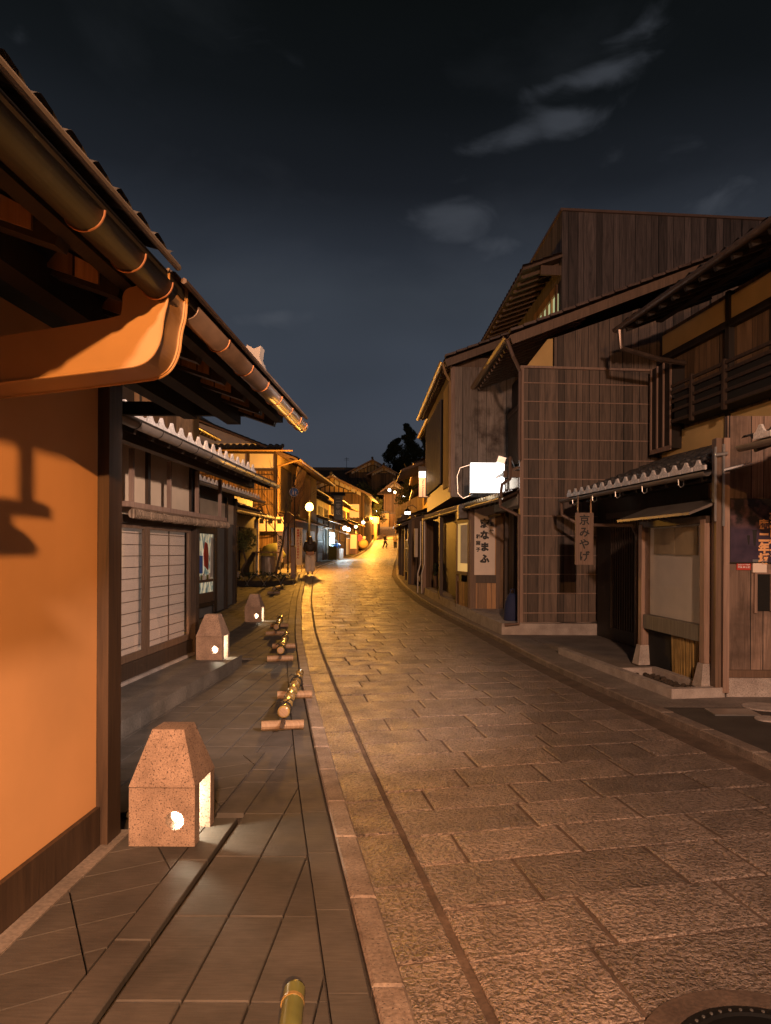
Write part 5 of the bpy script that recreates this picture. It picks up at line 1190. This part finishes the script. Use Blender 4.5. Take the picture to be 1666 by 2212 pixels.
# manhole at the bottom right
T = thing('manhole_cover', (1.10, 2.20, .002), 'black cast iron manhole ring in the paving at the bottom right corner', 'manhole cover')
b = MB(); b.lathe([(.42, -.02), (.42, .003), (.30, .003), (.30, -.02)], (0, 0, 0), 48); b.build('mortar_collar', M['bed'], T)
b = MB(); b.lathe([(.315, -.02), (.315, .010), (.295, .013), (.275, .013), (.265, .006), (.02, .006)], (0, 0, 0), 56); b.build('iron_ring', M['black_metal'], T)
b = MB()
for k in range(48):
    a = 2*math.pi*k/48; b.tube([(.287*math.cos(a), .287*math.sin(a), .0125), (.287*math.cos(a), .287*math.sin(a), .016)], .006, 6)
b.build('studs', M['steel'], T)

# ================================================================== stone lanterns
def stone_lantern(mat):
    T = bpy.data.objects.new('stone_lantern', None); COL.objects.link(T); a = .172; h1 = .305; h2 = .59; t = .045; tp = .085
    # body: four walls; front with a round hole, both sides with a tall slot
    b = MB(); n = 24; c = (0.068, .135)
    def ringface(y0, y1):
        outer = []
        for k in range(n):
            an = 2*math.pi*k/n; dx, dz = math.cos(an), math.sin(an); sx = ((a if dx > 0 else -a)-c[0])/dx if abs(dx) > 1e-6 else 1e9; sz = ((h1 if dz > 0 else 0)-c[1])/dz if abs(dz) > 1e-6 else 1e9; s_ = min(sx, sz); outer.append((c[0]+dx*s_, c[1]+dz*s_))
        for y in (y0, y1):
            i = b.vs([(x, y, z) for x, z in outer]+[(c[0]+rr*math.cos(2*math.pi*k/n), y, c[1]+rr*math.sin(2*math.pi*k/n)) for k in range(n)])
            for k in range(n): b.face((i+k, i+(k+1) % n, i+n+(k+1) % n, i+n+k))
            # corner fills
            for cx, cz in ((a, h1), (-a, h1), (-a, 0), (a, 0)):
                k = min(range(n), key=lambda q: -((outer[q][0]-c[0])*(cx-c[0])+(outer[q][1]-c[1])*(cz-c[1]))/(math.hypot(outer[q][0]-c[0], outer[q][1]-c[1])*math.hypot(cx-c[0], cz-c[1])))
                best = None
                for q in range(n):
                    p1, p2 = outer[q], outer[(q+1) % n]
                    if (abs(p1[0]-cx) < 1e-6 and abs(p2[1]-cz) < 1e-6) or (abs(p1[1]-cz) < 1e-6 and abs(p2[0]-cx) < 1e-6): b.poly([(p1[0], y, p1[1]), (cx, y, cz), (p2[0], y, p2[1])])
        i = b.vs([(c[0]+rr*math.cos(2*math.pi*k/n), y0, c[1]+rr*math.sin(2*math.pi*k/n)) for k in range(n)]+[(c[0]+rr*math.cos(2*math.pi*k/n), y1, c[1]+rr*math.sin(2*math.pi*k/n)) for k in range(n)])
        for k in range(n): b.face((i+k, i+(k+1) % n, i+n+(k+1) % n, i+n+k))
        b.quad((-a, y0, 0), (-a, y1, 0), (-a, y1, h1), (-a, y0, h1)); b.quad((a, y0, 0), (a, y1, 0), (a, y1, h1), (a, y0, h1))
        b.quad((-a, y0, 0), (a, y0, 0), (a, y1, 0), (-a, y1, 0))
    ringface(-a, -a+t+.035)
    b.box(-a, a, a-t-.03, a, 0, h1)
    b.box(-a, -a+t, -a+t+.036, a-t-.031, 0, h1)
    b.build('body', mat, T)
    b = MB(); i = b.vs([(-a-.001, -a-.001, h1+.003), (a+.001, -a-.001, h1+.003), (a+.001, a+.001, h1+.003), (-a-.001, a+.001, h1+.003), (-a, -a, h1+.012), (a, -a, h1+.012), (a, a, h1+.012), (-a, a, h1+.012), (-tp, -tp, h2), (tp, -tp, h2), (tp, tp, h2), (-tp, tp, h2)])
    b.face((i, i+3, i+2, i+1)); b.face((i+8, i+9, i+10, i+11))
    for k in range(4):
        b.face((i+k, i+(k+1) % 4, i+4+(k+1) % 4, i+4+k)); b.face((i+4+k, i+4+(k+1) % 4, i+8+(k+1) % 4, i+8+k))
    b.build('cap', mat, T)
    b = MB(); b.tube([(-.03, 0, .24), (-.03, 0, .285)], .022, 10); b.build('light_fitting', M['bulb_cream'], T)
    lamp('lantern_light', (-.03, .0, .17), 24, (1, .84, .58), .03, T)
    return T
proto = stone_lantern(M['pink_granite'])
for k, (x, y, z, rz, lab) in enumerate(((-1.375, 3.91, .056, 0, 'largest and nearest pink granite lantern with a moon hole, beside the orange wall'), (-2.84, 9.55, .172, 0, 'pink granite lantern at the end of the raised step, middle of the three'), (-3.66, 15.3, .10, 0, 'smallest and farthest granite lantern, standing past the end of the raised step'))):
    o = proto if k == 0 else copy_tree(proto); o.location = (x, y, z); o.rotation_euler = (0, 0, rz); o.scale = (1, 1, 1); tag(o, lab, 'lantern', 'house shaped stone lanterns along the pavement')

# ================================================================== bamboo guard rails
def bamboo_guard(L=2.05, r0=.05, r1=.043, n_logs=2):
    T = bpy.data.objects.new('bamboo_rail', None); COL.objects.link(T)
    b = MB(); pts = []; rs = []; k = 0; y = 0
    while y < L:
        f = y/L; rr = r0*(1-f)+r1*f
        pts += [(0, y, .155), (0, y+.012, .155), (0, y+.03, .155)]; rs += [rr*.97, rr*1.12, rr*.97]; y += .31
    pts.append((0, L, .155)); rs.append(r1); b.tube(pts, rs, 14); pole = b.build('bamboo_pole', M['bamboo'], T, smooth=True)
    b = MB(); b.lathe([(r0*.82, 0), (r0*.60, .002)], (0, 0, 0), 14); o = b.build('cut_end', M['log'], pole); o.rotation_euler = (math.pi/2, 0, 0); o.location = (0, -.001, .155)
    for j in range(n_logs):
        y = .0+(1.34*j)
        b = MB(); b.tube([(-.185, y-.02, .044), (.175, y+.01, .044)], [.044, .041], 12); lg = b.build('log', M['log'], T, smooth=False)
        b = MB()
        for q in range(2): yy = y+.12+q*.03; b.tube([(.058*math.cos(2*math.pi*t/12), yy+.01*math.sin(t), .150+.062*math.sin(2*math.pi*t/12)) for t in range(13)], .006, 5)
        b.tube([(0, yy, .21), (.05, yy-.03, .245), (.075, yy-.05, .23)], .005, 5); b.tube([(0, yy, .21), (-.05, yy-.02, .24), (-.07, yy-.04, .22)], .005, 5)
        b.build('rope', M['rope'], T)
    b = MB(); b.tube([(0, -.13, .07), (0, .06, .075)], .022, 10); b.build('peg', M['wood_dark'], T)
    return T
bp = bamboo_guard()
for k, (x, y, rz, lab) in enumerate(((-1.24, 6.25, R(6), 'nearest whole bamboo rail on two logs, lying beside the kerb past the big lantern'), (-2.06, 10.15, R(9), 'second bamboo rail on logs, level with the lantern on the raised step'), (-2.72, 13.0, R(9), 'third bamboo rail on logs, its far end by the smallest lantern'), (-4.55, 21.4, R(4), 'farthest bamboo rail, glowing amber by the planted bed'))):
    o = bp if k == 0 else copy_tree(bp); o.location = (x, y, g(y)+.042); o.rotation_euler = (0, 0, rz); tag(o, lab, 'bamboo rail', 'bamboo rails on logs along the kerb')
T = thing('green_bamboo_pole', (-.375, 1.2, .0), 'end of a green bamboo pole poking in at the bottom edge of the picture', 'bamboo pole')
b = MB(); b.tube([(.10, -.4, .13), (.02, .5, .13), (-.055, 1.16, .13), (-.058, 1.19, .13), (-.06, 1.2, .13)], [.036, .036, .036, .037, .036], 16); b.build('bamboo_culm', M['bamboo_green'], T, smooth=True)
b = MB(); b.tube([(-.052, 1.12, .13), (-.053, 1.135, .13)], .0385, 16); b.build('node_ring', M['bamboo'], T)
b = MB(); b.tube([(-.2, .3, .07), (.2, .32, .07)], .03, 10); b.build('log', M['log'], T)

# ================================================================== street lamps
def street_lamp(h=2.95):
    T = bpy.data.objects.new('street_lamp', None); COL.objects.link(T)
    b = MB(); b.lathe([(.09, 0), (.09, .25), (.055, .32), (.045, h-.28), (.07, h-.24), (.10, h-.20), (.10, h-.17)], (0, 0, 0), 12); b.build('pole', M['black_metal'], T)
    b = MB(); b.ball((0, 0, h), .19, 0, 16, 1.1); b.build('globe', M['lamp_glow'], T, smooth=True)
    b = MB(); b.lathe([(.05, h+.20), (.03, h+.25), (.008, h+.30)], (0, 0, 0), 10); b.build('finial', M['black_metal'], T)
    return T
sl_ = street_lamp()
c2 = copy_tree(sl_)
sl_.location = (-5.50, 33.6, g(33.6)+.04); tag(sl_, 'nearer street lamp with amber globe, above the walking woman', 'street lamp', 'globe street lamps')
c2.location = (-7.45, 96, g(96)+.05); tag(c2, 'farther street lamp glowing amber at the top of the street', 'street lamp', 'globe street lamps')
lamp('street_lamp_light', (-5.40, 33.37, g(33.6)+2.99), 2800, SODIUM, .19)
lamp('street_lamp_light', (-7.3, 95.65, g(96)+3.0), 7000, SODIUM, .19)
# lights of the street further up (shop eaves; some hill lights have no lamp)
EL = [(-6.1, 53.5, 2.35, 'nearest lamp globe under the souvenir shop eave', 'bulb_white'), (-6.15, 56.5, 2.3, 'second lamp globe under the souvenir shop eave', 'bulb_white'), (-6.7, 76.0, 3.1, 'white eave lamp on the house before the second street lamp', 'bulb_white'), (-6.8, 69, 2.7, 'amber eave lamp behind the tall dark sign', 'bulb_warm'),
      (-7.2, 105, 3.6, 'lamp glowing on the terrace wall top left', 'bulb_white'), (-5.4, 104, 6.7, 'left round lantern glowing under the gate pavilion roof', 'bulb_white'), (-4.6, 104, 6.4, 'right round lantern glowing under the gate pavilion roof', 'bulb_warm'), (-3.1, 100, 5.9, 'round white lantern in the tree right of the pavilion', 'bulb_white')]
for x, y, z, lab, mt in EL:
    b = MB(); b.ball((0, 0, 0), .15 if y < 90 else .2, 0, 10); o = thing('eave_lamp', (x, y, g(y)+z), lab, 'lamp', 'round lamps up the street'); b.build('globe', M[mt], o, smooth=True)
    b = MB(); b.tube([(0, 0, .14), (0, 0, .5)], .015, 5); b.build('cord', M['black_metal'], o)
lamp('shop_light', (-6.3, 54.5, g(54)+1.7), 420, (.72, .92, 1), .3)
lamp('hill_light', (-6.0, 76, g(76)+3.3), 2800, SODIUM, .3)
lamp('hill_light', (-5.0, 104.5, g(103)+5.6), 1500, (1, .46, .12), .3)
lamp('hill_light', (-7.6, 99, g(99)+8.5), 900, (1, .50, .16), .3)  # unseen light added to brighten the hilltop gables
lamp('hill_light', (-4.9, 63, g(62)+3.6), 1700, SODIUM, .3)

# ================================================================== things by the bend
b = MB(); seg = 28; i0 = None
bed_c = (-5.75, 25.2)
pts = [(bed_c[0]+1.25*math.cos(2*math.pi*k/seg), bed_c[1]+1.3*math.sin(2*math.pi*k/seg)) for k in range(seg)]
T = thing('planted_bed', (bed_c[0], bed_c[1], g(25)), 'round soil bed edged with thin wire hoops, at the foot of the bare tree', 'planter')
b.lathe([(1.25, 0), (1.15, .16), (.7, .26), (.05, .30)], (0, 0, 0), 28); b.build('soil', M['earth'], T)
b = MB()
for k in range(14):
    a0, a1 = 2*math.pi*k/14, 2*math.pi*(k+1.15)/14; P_ = [(1.28*math.cos(a0+(a1-a0)*t/8), 1.28*math.sin(a0+(a1-a0)*t/8), .36*math.sin(math.pi*t/8)) for t in range(9)]; b.tube(P_, .012, 5)
b.build('wire_hoops', M['steel'], T)
b = MB(); leaves(b, (0, 0, .25), 1.0, 380, .06, (1, 1, .22)); tag(b.build('ground_cover', M['leaf_dark'], T), kind='stuff')
T = thing('bare_tree', (-5.35, 25.3, g(25)+.2), 'thin bare young tree leaning in the planted bed in front of the amber wall', 'tree')
b = MB(); trunk = [(0, 0, 0), (.12, .02, .6), (.26, .04, 1.2), (.34, 0, 1.9), (.38, .02, 2.5)]; b.tube(trunk, [.05, .042, .035, .028, .02], 7); b.build('trunk', M['bark'], T, smooth=True)
b = MB()
def twig(p, d, l, r, depth):
    q = p+d*l; b.tube([p, p.lerp(q, .5)+Vector((random.uniform(-.03, .03), 0, .02)), q], [r, r*.75, r*.5], 5, cap=False)
    if depth:
        for _ in range(3):
            nd = (d+Vector((random.uniform(-.7, .7), random.uniform(-.6, .6), random.uniform(-.05, .5)))).normalized(); twig(p.lerp(q, random.uniform(.45, 1)), nd, l*random.uniform(.5, .75), r*.55, depth-1)
for z, dx in ((1.3, -.7), (1.6, .6), (1.9, -.5), (2.2, .4), (2.45, -.15), (2.5, .3)):
    p = Vector(trunk[2]).lerp(Vector(trunk[4]), (z-1.2)/1.3); twig(p, Vector((dx, random.uniform(-.3, .3), .9)).normalized(), .95, .016, 3)
b.build('branches', M['bark'], T)
T = thing('twisted_shrub', (-6.35, 25.0, g(25)+.2), 'small shrub with a twisted trunk at the left of the planted bed', 'shrub')
b = MB(); b.tube([(0, 0, 0), (-.10, 0, .3), (.06, .02, .6), (-.03, 0, .9), (.02, 0, 1.25)], [.05, .045, .04, .03, .02], 7); b.build('trunk', M['bark'], T, smooth=True)
b = MB(); leaves(b, (.05, 0, 1.35), .38, 420, .055, (1, 1, 1.1)); b.build('foliage', M['leaf_mid'], T)
T = thing('wooden_bollard', (-5.05, 27.2, g(27)+.04), 'square pinkish wooden post standing at the pavement corner', 'post')
b = MB(); b.box(-.085, .085, -.085, .085, 0, 1.2); b.build('shaft', M['wood_pink'], T); b = MB(); b.hexa([(-.1, -.1, 1.202), (.1, -.1, 1.202), (.1, .1, 1.202), (-.1, .1, 1.202), (-.05, -.05, 1.26), (.05, -.05, 1.26), (.05, .05, 1.26), (-.05, .05, 1.26)]); b.build('cap', M['wood_mid'], T)
T = thing('bin_stand', (-6.7, 28.5, g(28.5)+.04), 'low metal framed stand sheltering two drum shaped bins, before the grey shop', 'stand')
b = MB(); b.box(-.85, .85, -.35, .35, .92, .97); b.build('top', M['wood_amber'], T)
b = MB()
for x in (-.82, 0, .82):
    for y in (-.32, .32): b.tube([(x, y, 0), (x, y, .92)], .018, 6)
b.build('frame', M['steel'], T)
for x in (-.42, .40): b = MB(); b.lathe([(.28, .02), (.30, .1), (.30, .75), (.27, .8)], (x, 0, 0), 18); b.build('drum', M['gutter_grey'], T)
T = thing('stone_block', (-7.1, 25.3, g(25)+.04), 'low grey stone block at the left edge of the planted bed', 'block')
b = MB(); b.box(-.55, .55, -.25, .25, 0, .38); b.build('block_body', M['granite'], T); b = MB(); b.box(-.56, .56, -.26, .26, .382, .41); b.build('top_slab', M['concrete'], T)
T = thing('road_sign', (-5.62, 30.5, g(30.5)+.04), 'round blue pedestrian sign on a dark pole in front of the amber house', 'road sign')
b = MB(); b.tube([(0, 0, 0), (0, 0, 3.75)], .03, 8); b.build('pole', M['black_metal'], T)
b = MB(); b.tube([(-.02, -.04, 3.45), (-.02, -.055, 3.45)], .19, 28); d_ = b.build('disc', M['sign_blue'], T)
b = MB(); b.tube([(-.02+.188*math.cos(2*math.pi*t/28), -.057, 3.45+.188*math.sin(2*math.pi*t/28)) for t in range(29)], .010, 5)
b.ball((-.06, -.060, 3.55), .024, 0, 8); b.extrude([(-.09, -.058, 3.52), (-.03, -.058, 3.52), (-.03, -.058, 3.42), (-.02, -.058, 3.32), (-.05, -.058, 3.32), (-.06, -.058, 3.40), (-.09, -.058, 3.33), (-.11, -.058, 3.34), (-.09, -.058, 3.42)], (0, -.006, 0))
b.ball((.055, -.060, 3.48), .019, 0, 8); b.extrude([(.03, -.058, 3.46), (.08, -.058, 3.46), (.08, -.058, 3.33), (.03, -.058, 3.33)], (0, -.006, 0)); b.build('pictogram', M['white'], d_)
T = thing('round_mirror', (-5.95, 30.8, g(30.8)+.04), 'dark back of a round traffic mirror left of the blue sign', 'mirror')
b = MB(); b.tube([(0, 0, 0), (0, 0, 2.6)], .035, 8); b.build('pole', M['black_metal'], T); b = MB(); b.tube([(.03, -.06, 2.35), (.03, -.03, 2.35)], .24, 24); b.build('mirror_back', M['plank_brown'], T)
T = thing('white_banner', (-5.55, 31.2, g(31)+.04), 'tall white banner warning of a dead end, left of the walking woman', 'banner')
b = MB(); b.box(-.16, .14, -.02, .0, .32, 1.95); b.build('cloth', M['cloth_white'], T)
b = MB(); b.tube([(.12, .02, 0), (.12, .02, 2.0)], .018, 6); b.tube([(-.12, .02, 0), (-.12, .02, 2.0)], .018, 6); b.build('poles', M['wood_mid'], T)
text(T, 'こ\nの\n先\n行\nき\n止\nま\nり', .09, (.07, -.024, 1.88), 'ink', off=.004, ls=1.0); text(T, '車\n両\n通\nり\n抜\nけ\nで\nき\nま\nせ\nん', .115, (-.04, -.024, 1.88), 'ink_red', off=.006, ls=1.02)
T = thing('small_banner', (-6.62, 32.4, g(32)+.04), 'narrow cream strip notice standing among the green covers', 'banner')
b = MB(); b.box(-.13, .13, 0, .02, .4, 1.75); b.build('cloth', M['cloth_cream'], T); b = MB(); b.tube([(0, .03, 0), (0, .03, 1.8)], .015, 5); b.build('pole', M['wood_mid'], T)
text(T, '清\n水\n焼', .2, (0, -.004, 1.6), 'ink', off=.004, ls=1.1)
T = thing('meter_boxes', (-8.5, 34.85, 3.0), 'row of four cream meter boxes fixed on the bark clad wall', 'meter box')
for k, x in enumerate((0, .52, .95, 1.38)):
    b = MB(); b.box(x-.17, x+.17, -.2, .0, -.42, .28); bx = b.build('box', M['cloth_cream'], T); b = MB(); b.box(x-.10, x+.10, -.21, -.203, -.05, .18); b.build('dial', M['interior_dark'], bx)
b = MB(); b.tube([(0, -.1, -.45), (.3, -.1, -.6), (1.0, -.12, -.55), (1.5, -.1, -.45)], .03, 6); b.tube([(.2, -.1, .3), (.3, -.15, .7), (.7, -.12, .9), (.9, -.1, .3)], .03, 6); b.build('cables', M['black_metal'], T)
T = thing('parked_motorbike', (-7.6, 33.4, g(33.4)+.04), 'motorbike under a crumpled olive cover, parked before the bark clad wall', 'motorbike')
b = MB(); prof = []
me_pts = []
for k in range(15):
    f = k/14; me_pts.append((-1.0+2.0*f, 0, .58+.12*math.sin(f*9)+(.28 if .62 < f < .8 else 0)))
b.tube(me_pts, [.12+.30*math.sin(math.pi*min(1, max(0, k/14)))**.6 for k in range(15)], 14); b.build('cover', M['leaf_mid'], T, smooth=True)
for x in (-.68, .68): b = MB(); b.tube([(x, -.05, .30), (x, .05, .30)], .30, 20); w_ = b.build('wheel', M['rope'], T); b = MB(); b.tube([(x, -.055, .30), (x, .055, .30)], .17, 16); b.build('rim', M['steel'], w_)

# shop things on the left up the hill
T = thing('vertical_shop_sign', (-7.05, 57.2, g(57)+3.1), 'dark tall shop sign with its own little tiled roof, on the left row', 'sign')
b = MB(); b.box(-.36, .36, 0, .15, 0, 1.9); b.build('board', M['plaster_grey'], T); b = MB(); slab(b, (-.62, -.4, 1.93), (.62, -.4, 1.93), (-.5, .1, 2.2), (.5, .1, 2.2), .06); b.build('roof', M['tile'], T)
text(T, '二\n寧\n坂', .42, (0, -.01, 1.78), 'cloth_white', off=.001, ls=1.2)
for k, (x, y, w_, h_, mt, nm, lab, cat) in enumerate(((-6.75, 66.5, .8, 2.0, 'wood_amber', 'standing_case', 'tall amber framed glass case standing before the left shops', 'display case'), (-6.55, 50.2, .55, .95, 'leaf_mid', 'planter_box', 'green planter box at the corner of the left pavement', 'planter'))):
    T = thing(nm, (x, y, g(y)+.04), lab, cat); b = MB(); b.box(-w_/2, w_/2, -.2, .2, .1 if nm == 'standing_case' else 0, h_); b.build('case_body', M[mt], T)
    if nm == 'standing_case':
        b = MB(); b.box(-w_/2+.1, w_/2-.1, -.21, -.203, .6, h_-.1); b.build('pane', M['window_gold'], T)
    else: b = MB(); leaves(b, (0, 0, h_), .3, 120, .08); b.build('foliage', M['leaf_mid'], T)
T = thing('shop_awning', (-6.4, 53.0, g(53)+1.9), 'short white awning lit by cool shop lights', 'awning')
b = MB(); slab(b, (.5, -.2, 0), (.5, 2.8, 0), (-.8, -.2, .45), (-.8, 2.8, .45), .03); b.build('canvas', M['white'], T); b = MB(); b.box(.46, .5, -.2, 2.8, -.28, -.01); b.build('valance', M['cloth_white'], T)
T = thing('shop_counter', (-6.75, 52.8, g(53)+.04), 'bright cool lit shop counter with blue and white goods, beyond the woman', 'shop display')
b = MB(); b.box(-.4, .3, 0, 3.0, 0, .8); b.build('counter', M['white'], T); b = MB(); b.box(-.42, -.38, .1, 2.9, .9, 2.0); b.build('lit_back', M['shop_cool'], T)
b = MB(); b.ball((.1, .6, 1.0), .28, 0, 10, .7); b.build('blue_goods', M['sign_blue'], T)
b = MB(); b.tube([(.3, -.1, .8), (.25, -.2, 1.3), (-.1, -.2, 1.6), (-.5, -.2, 1.7)], .04, 6); b.build('hoop', M['steel'], T)
T = thing('yellow_barrel', (-7.1, 80.5, g(80)+.04), 'round yellow covered bundle by the kerb near the second lamp', 'bundle')
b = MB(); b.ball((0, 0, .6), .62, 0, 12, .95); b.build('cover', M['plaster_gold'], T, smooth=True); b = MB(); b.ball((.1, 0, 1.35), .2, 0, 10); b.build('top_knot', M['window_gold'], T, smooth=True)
T = thing('red_paper_lantern', (-6.9, 74.0, g(74)+1.5), 'small red paper lantern hanging in the left row', 'lantern')
b = MB(); b.ball((0, 0, 0), .25, 0, 10, 1.5); b.build('shade', emit('red_lantern_glow', (1, .12, .05), .8), T, smooth=True); b = MB(); b.tube([(0, 0, .35), (0, 0, .6)], .02, 5); b.build('cord', M['rope'], T)
T = thing('signpost', (-6.9, 97.0, g(96)+.05), 'amber lit wooden signpost right of the second street lamp', 'signpost')
b = MB(); b.box(-.2, .2, 0, .15, 0, 2.3); b.build('post', M['wood_amber'], T); b = MB(); b.box(-.45, .45, -.05, .2, 2.3, 3.2); b.build('board', M['wood_amber'], T)

# ================================================================== trees
def tree(name, loc, label, h, rad, n, leaf, mat, trunk_h=.35, sq=1.2, clumps=34):
    T = thing(name, loc, label, 'tree', 'trees behind the roofs')
    b = MB(); b.tube([(0, 0, -1), (.1, 0, h*trunk_h), (-.05, .1, h*.7), (0, 0, h*.92)], [h*.03, h*.024, h*.014, h*.005], 8)
    for k in range(9):
        a = k*2.4; z = h*(trunk_h+.06*k); b.tube([(0, 0, z), (math.cos(a)*rad*.6, math.sin(a)*rad*.6, z+h*.10)], [h*.012, h*.004], 5)
    b.build('trunk', M['bark'], T)
    b = MB()
    for k in range(clumps):
        f = k/clumps; z = h*(trunk_h+(1-trunk_h)*f); r_ = rad*(1-.75*f**1.5); a = random.uniform(0, 6.28); rr = r_*random.uniform(.2, .75)
        leaves(b, (math.cos(a)*rr, math.sin(a)*rr, z), r_*random.uniform(.42, .65), n//clumps, leaf, (1, 1, .75), .1)
    b.build('crown', M[mat], T)
    return T
tree('dark_conifer', (-3.6, 138, g(138)), 'tallest dark conifer against the sky, left of the right hand roofs', 18.5, 4.4, 11000, .24, 'leaf_dark', .12)
tree('dark_conifer', (-6.3, 142, g(142)), 'dark bushy conifer just left of the tallest one', 15.8, 4.4, 10000, .24, 'leaf_dark', .12)
tree('dark_conifer', (-.4, 140, g(140)), 'dark tree mostly hidden behind the right hand eaves', 17.4, 4.6, 9000, .24, 'leaf_dark', .12)
tree('cherry_tree', (-2.35, 92, g(92)+.2), 'amber lit bushy tree between the pavilion and the glowing paper sign', 9.6, 1.9, 3000, .15, 'leaf_mid', .52)
tree('pine_tree', (-6.75, 101, g(101)+.5), 'small green garden pine behind the second street lamp', 5.2, 1.3, 1500, .14, 'leaf_mid', .4)
mb = MB(); rws = []
for j in range(5):
    rws.append(mb.vs([(-130+k*8, 170+j*22, g(125)+4+(1, 6, 12, 17, 20)[j]*.75*(.7+.5*noise.noise(Vector((k*.35, j*.6, 1))))+3*noise.noise(Vector((k*1.1, j, 5)))) for k in range(36)]))
for a, c in zip(rws, rws[1:]):
    for k in range(35): mb.face((a+k, a+k+1, c+k+1, c+k))
tag(mb.build('hill', M['leaf_dark'], smooth=True), kind='structure')

# ================================================================== people
def skin_mesh(name, joints, edges, mat, parent, sub=2, root=0):
    me = bpy.data.meshes.new(name); me.from_pydata([j[0] for j in joints], edges, []); o = bpy.data.objects.new(name+'_tmp', me); COL.objects.link(o)
    md = o.modifiers.new('skin', 'SKIN'); md.use_smooth_shade = True
    for v, j in zip(me.skin_vertices[0].data, joints): v.radius = j[1] if isinstance(j[1], tuple) else (j[1], j[1])
    me.skin_vertices[0].data[root].use_root = True
    s_ = o.modifiers.new('sub', 'SUBSURF'); s_.levels = sub; s_.render_levels = sub
    bpy.context.view_layer.update()
    nm = bpy.data.meshes.new_from_object(o.evaluated_get(bpy.context.evaluated_depsgraph_get())); bpy.data.objects.remove(o)
    r_ = bpy.data.objects.new(name, nm); COL.objects.link(r_); nm.materials.clear(); nm.materials.append(mat); r_.parent = parent
    for p in nm.polygons: p.use_smooth = True
    return r_
M['skin'] = plain('skin', (.45, .27, .18), .55, var=.05, bstr=0); M['jacket'] = plain('jacket_dark', (.022, .018, .016), .6, var=.3, scale=20, bstr=.6, bscale=16, bdist=.02)
M['trousers'] = plain('trousers_white', (.80, .75, .70), .8, var=.1, bstr=.4, bscale=12, bdist=.02); M['hair'] = plain('hair_brown', (.045, .025, .015), .4, var=.3, scale=30); M['shoe'] = plain('shoe', (.05, .045, .04), .5, bstr=0)
def person(loc, rz, label, h=1.62, jacket='jacket', trousers='trousers', stride=.05, arm=.0, hair=True, wide=1.0):
    T = thing('person', loc, label, 'person', None, rz); k = h/1.62
    def J(x, y, z, r): return ((x*k, y*k, z*k), (r[0]*k, r[1]*k) if isinstance(r, tuple) else r*k)
    s = stride
    body = [J(0, 0, .90, (.15, .11)), J(0, 0, 1.10, (.12, .09)), J(0, 0, 1.30, (.155, .10)), J(0, 0, 1.41, .05), J(0, .01, 1.50, (.072, .085)), J(0, .0, 1.57, (.062, .07)),
            J(.17, 0, 1.33, .045), J(.21, .02, 1.08, .038), J(.17, .13+arm, .95, .030), J(.14, .19+arm, .93, .028),
            J(-.17, 0, 1.33, .045), J(-.21, .02, 1.08, .038), J(-.17, .13-arm, .95, .030), J(-.14, .19-arm, .93, .028),
            J(.09, 0, .84, .075), J(.09, s, .46, .055), J(.085, s*.3, .08, .038), J(.09, .10+s*.3, .04, .032),
            J(-.09, 0, .84, .075), J(-.09, -s*.2, .46, .055), J(-.085, -s, .08, .038), J(-.09, .10-s, .04, .032)]
    ed = [(0, 1), (1, 2), (2, 3), (3, 4), (4, 5), (2, 6), (6, 7), (7, 8), (8, 9), (2, 10), (10, 11), (11, 12), (12, 13), (0, 14), (14, 15), (15, 16), (16, 17), (0, 18), (18, 19), (19, 20), (20, 21)]
    skin_mesh('body', body, ed, M['skin'], T)
    jk = [J(0, 0, .90, (.20, .15)), J(0, 0, 1.10, (.21, .15)), J(0, 0, 1.30, (.20, .14)), J(0, 0, 1.40, (.10, .09)), J(.17, 0, 1.30, .085), J(.225, .02, 1.08, .080), J(.18, .12+arm, .93, .065), J(-.17, 0, 1.30, .085), J(-.225, .02, 1.08, .080), J(-.18, .12-arm, .93, .065)]
    skin_mesh('jacket', jk, [(0, 1), (1, 2), (2, 3), (2, 4), (4, 5), (5, 6), (2, 7), (7, 8), (8, 9)], M[jacket], T)
    w = wide
    tr = [J(0, 0, .92, (.19, .14)), J(.09, 0, .78, (.115, .12)), J(.10, s, .46, .115*w), J(.085, s*.3, .09, .10*w), J(-.09, 0, .78, (.115, .12)), J(-.10, -s*.2, .46, .115*w), J(-.085, -s, .09, .10*w)]
    skin_mesh('trousers', tr, [(0, 1), (1, 2), (2, 3), (0, 4), (4, 5), (5, 6)], M[trousers], T)
    if hair: skin_mesh('hair', [J(0, -.01, 1.56, (.098, .10)), J(0, -.04, 1.46, (.115, .09)), J(0, -.09, 1.34, (.13, .06)), J(0, -.13, 1.22, (.115, .04))], [(0, 1), (1, 2), (2, 3)], M['hair'], T)
    else: skin_mesh('hair', [J(0, -.01, 1.585, (.08, .088)), J(0, -.02, 1.53, (.082, .075))], [(0, 1)], M['hair'], T)
    for sx, sy in ((1, s*.3), (-1, -s)): skin_mesh('shoe', [J(sx*.085, sy-.03, .035, (.04, .035)), J(sx*.088, sy+.07, .035, (.042, .035)), J(sx*.09, sy+.15, .03, (.035, .026))], [(0, 1), (1, 2)], M['shoe'], T)
    return T
person((-4.77, 29.4, g(29.4)+.045), R(8), 'woman seen from behind in a dark puffer jacket and loose white trousers', 1.62, wide=1.12)
person((-4.85, 84, g(84)+.01), R(-60), 'distant walker in mid stride at the top of the street', 1.7, 'jacket', 'jacket', .22, .12, False, .8)
person((-3.6, 83, g(83)+.01), R(10), 'distant figure in a pale top half hidden by the right hand houses', 1.7, 'cloth_tan', 'jacket', .05, .02, False, .8)
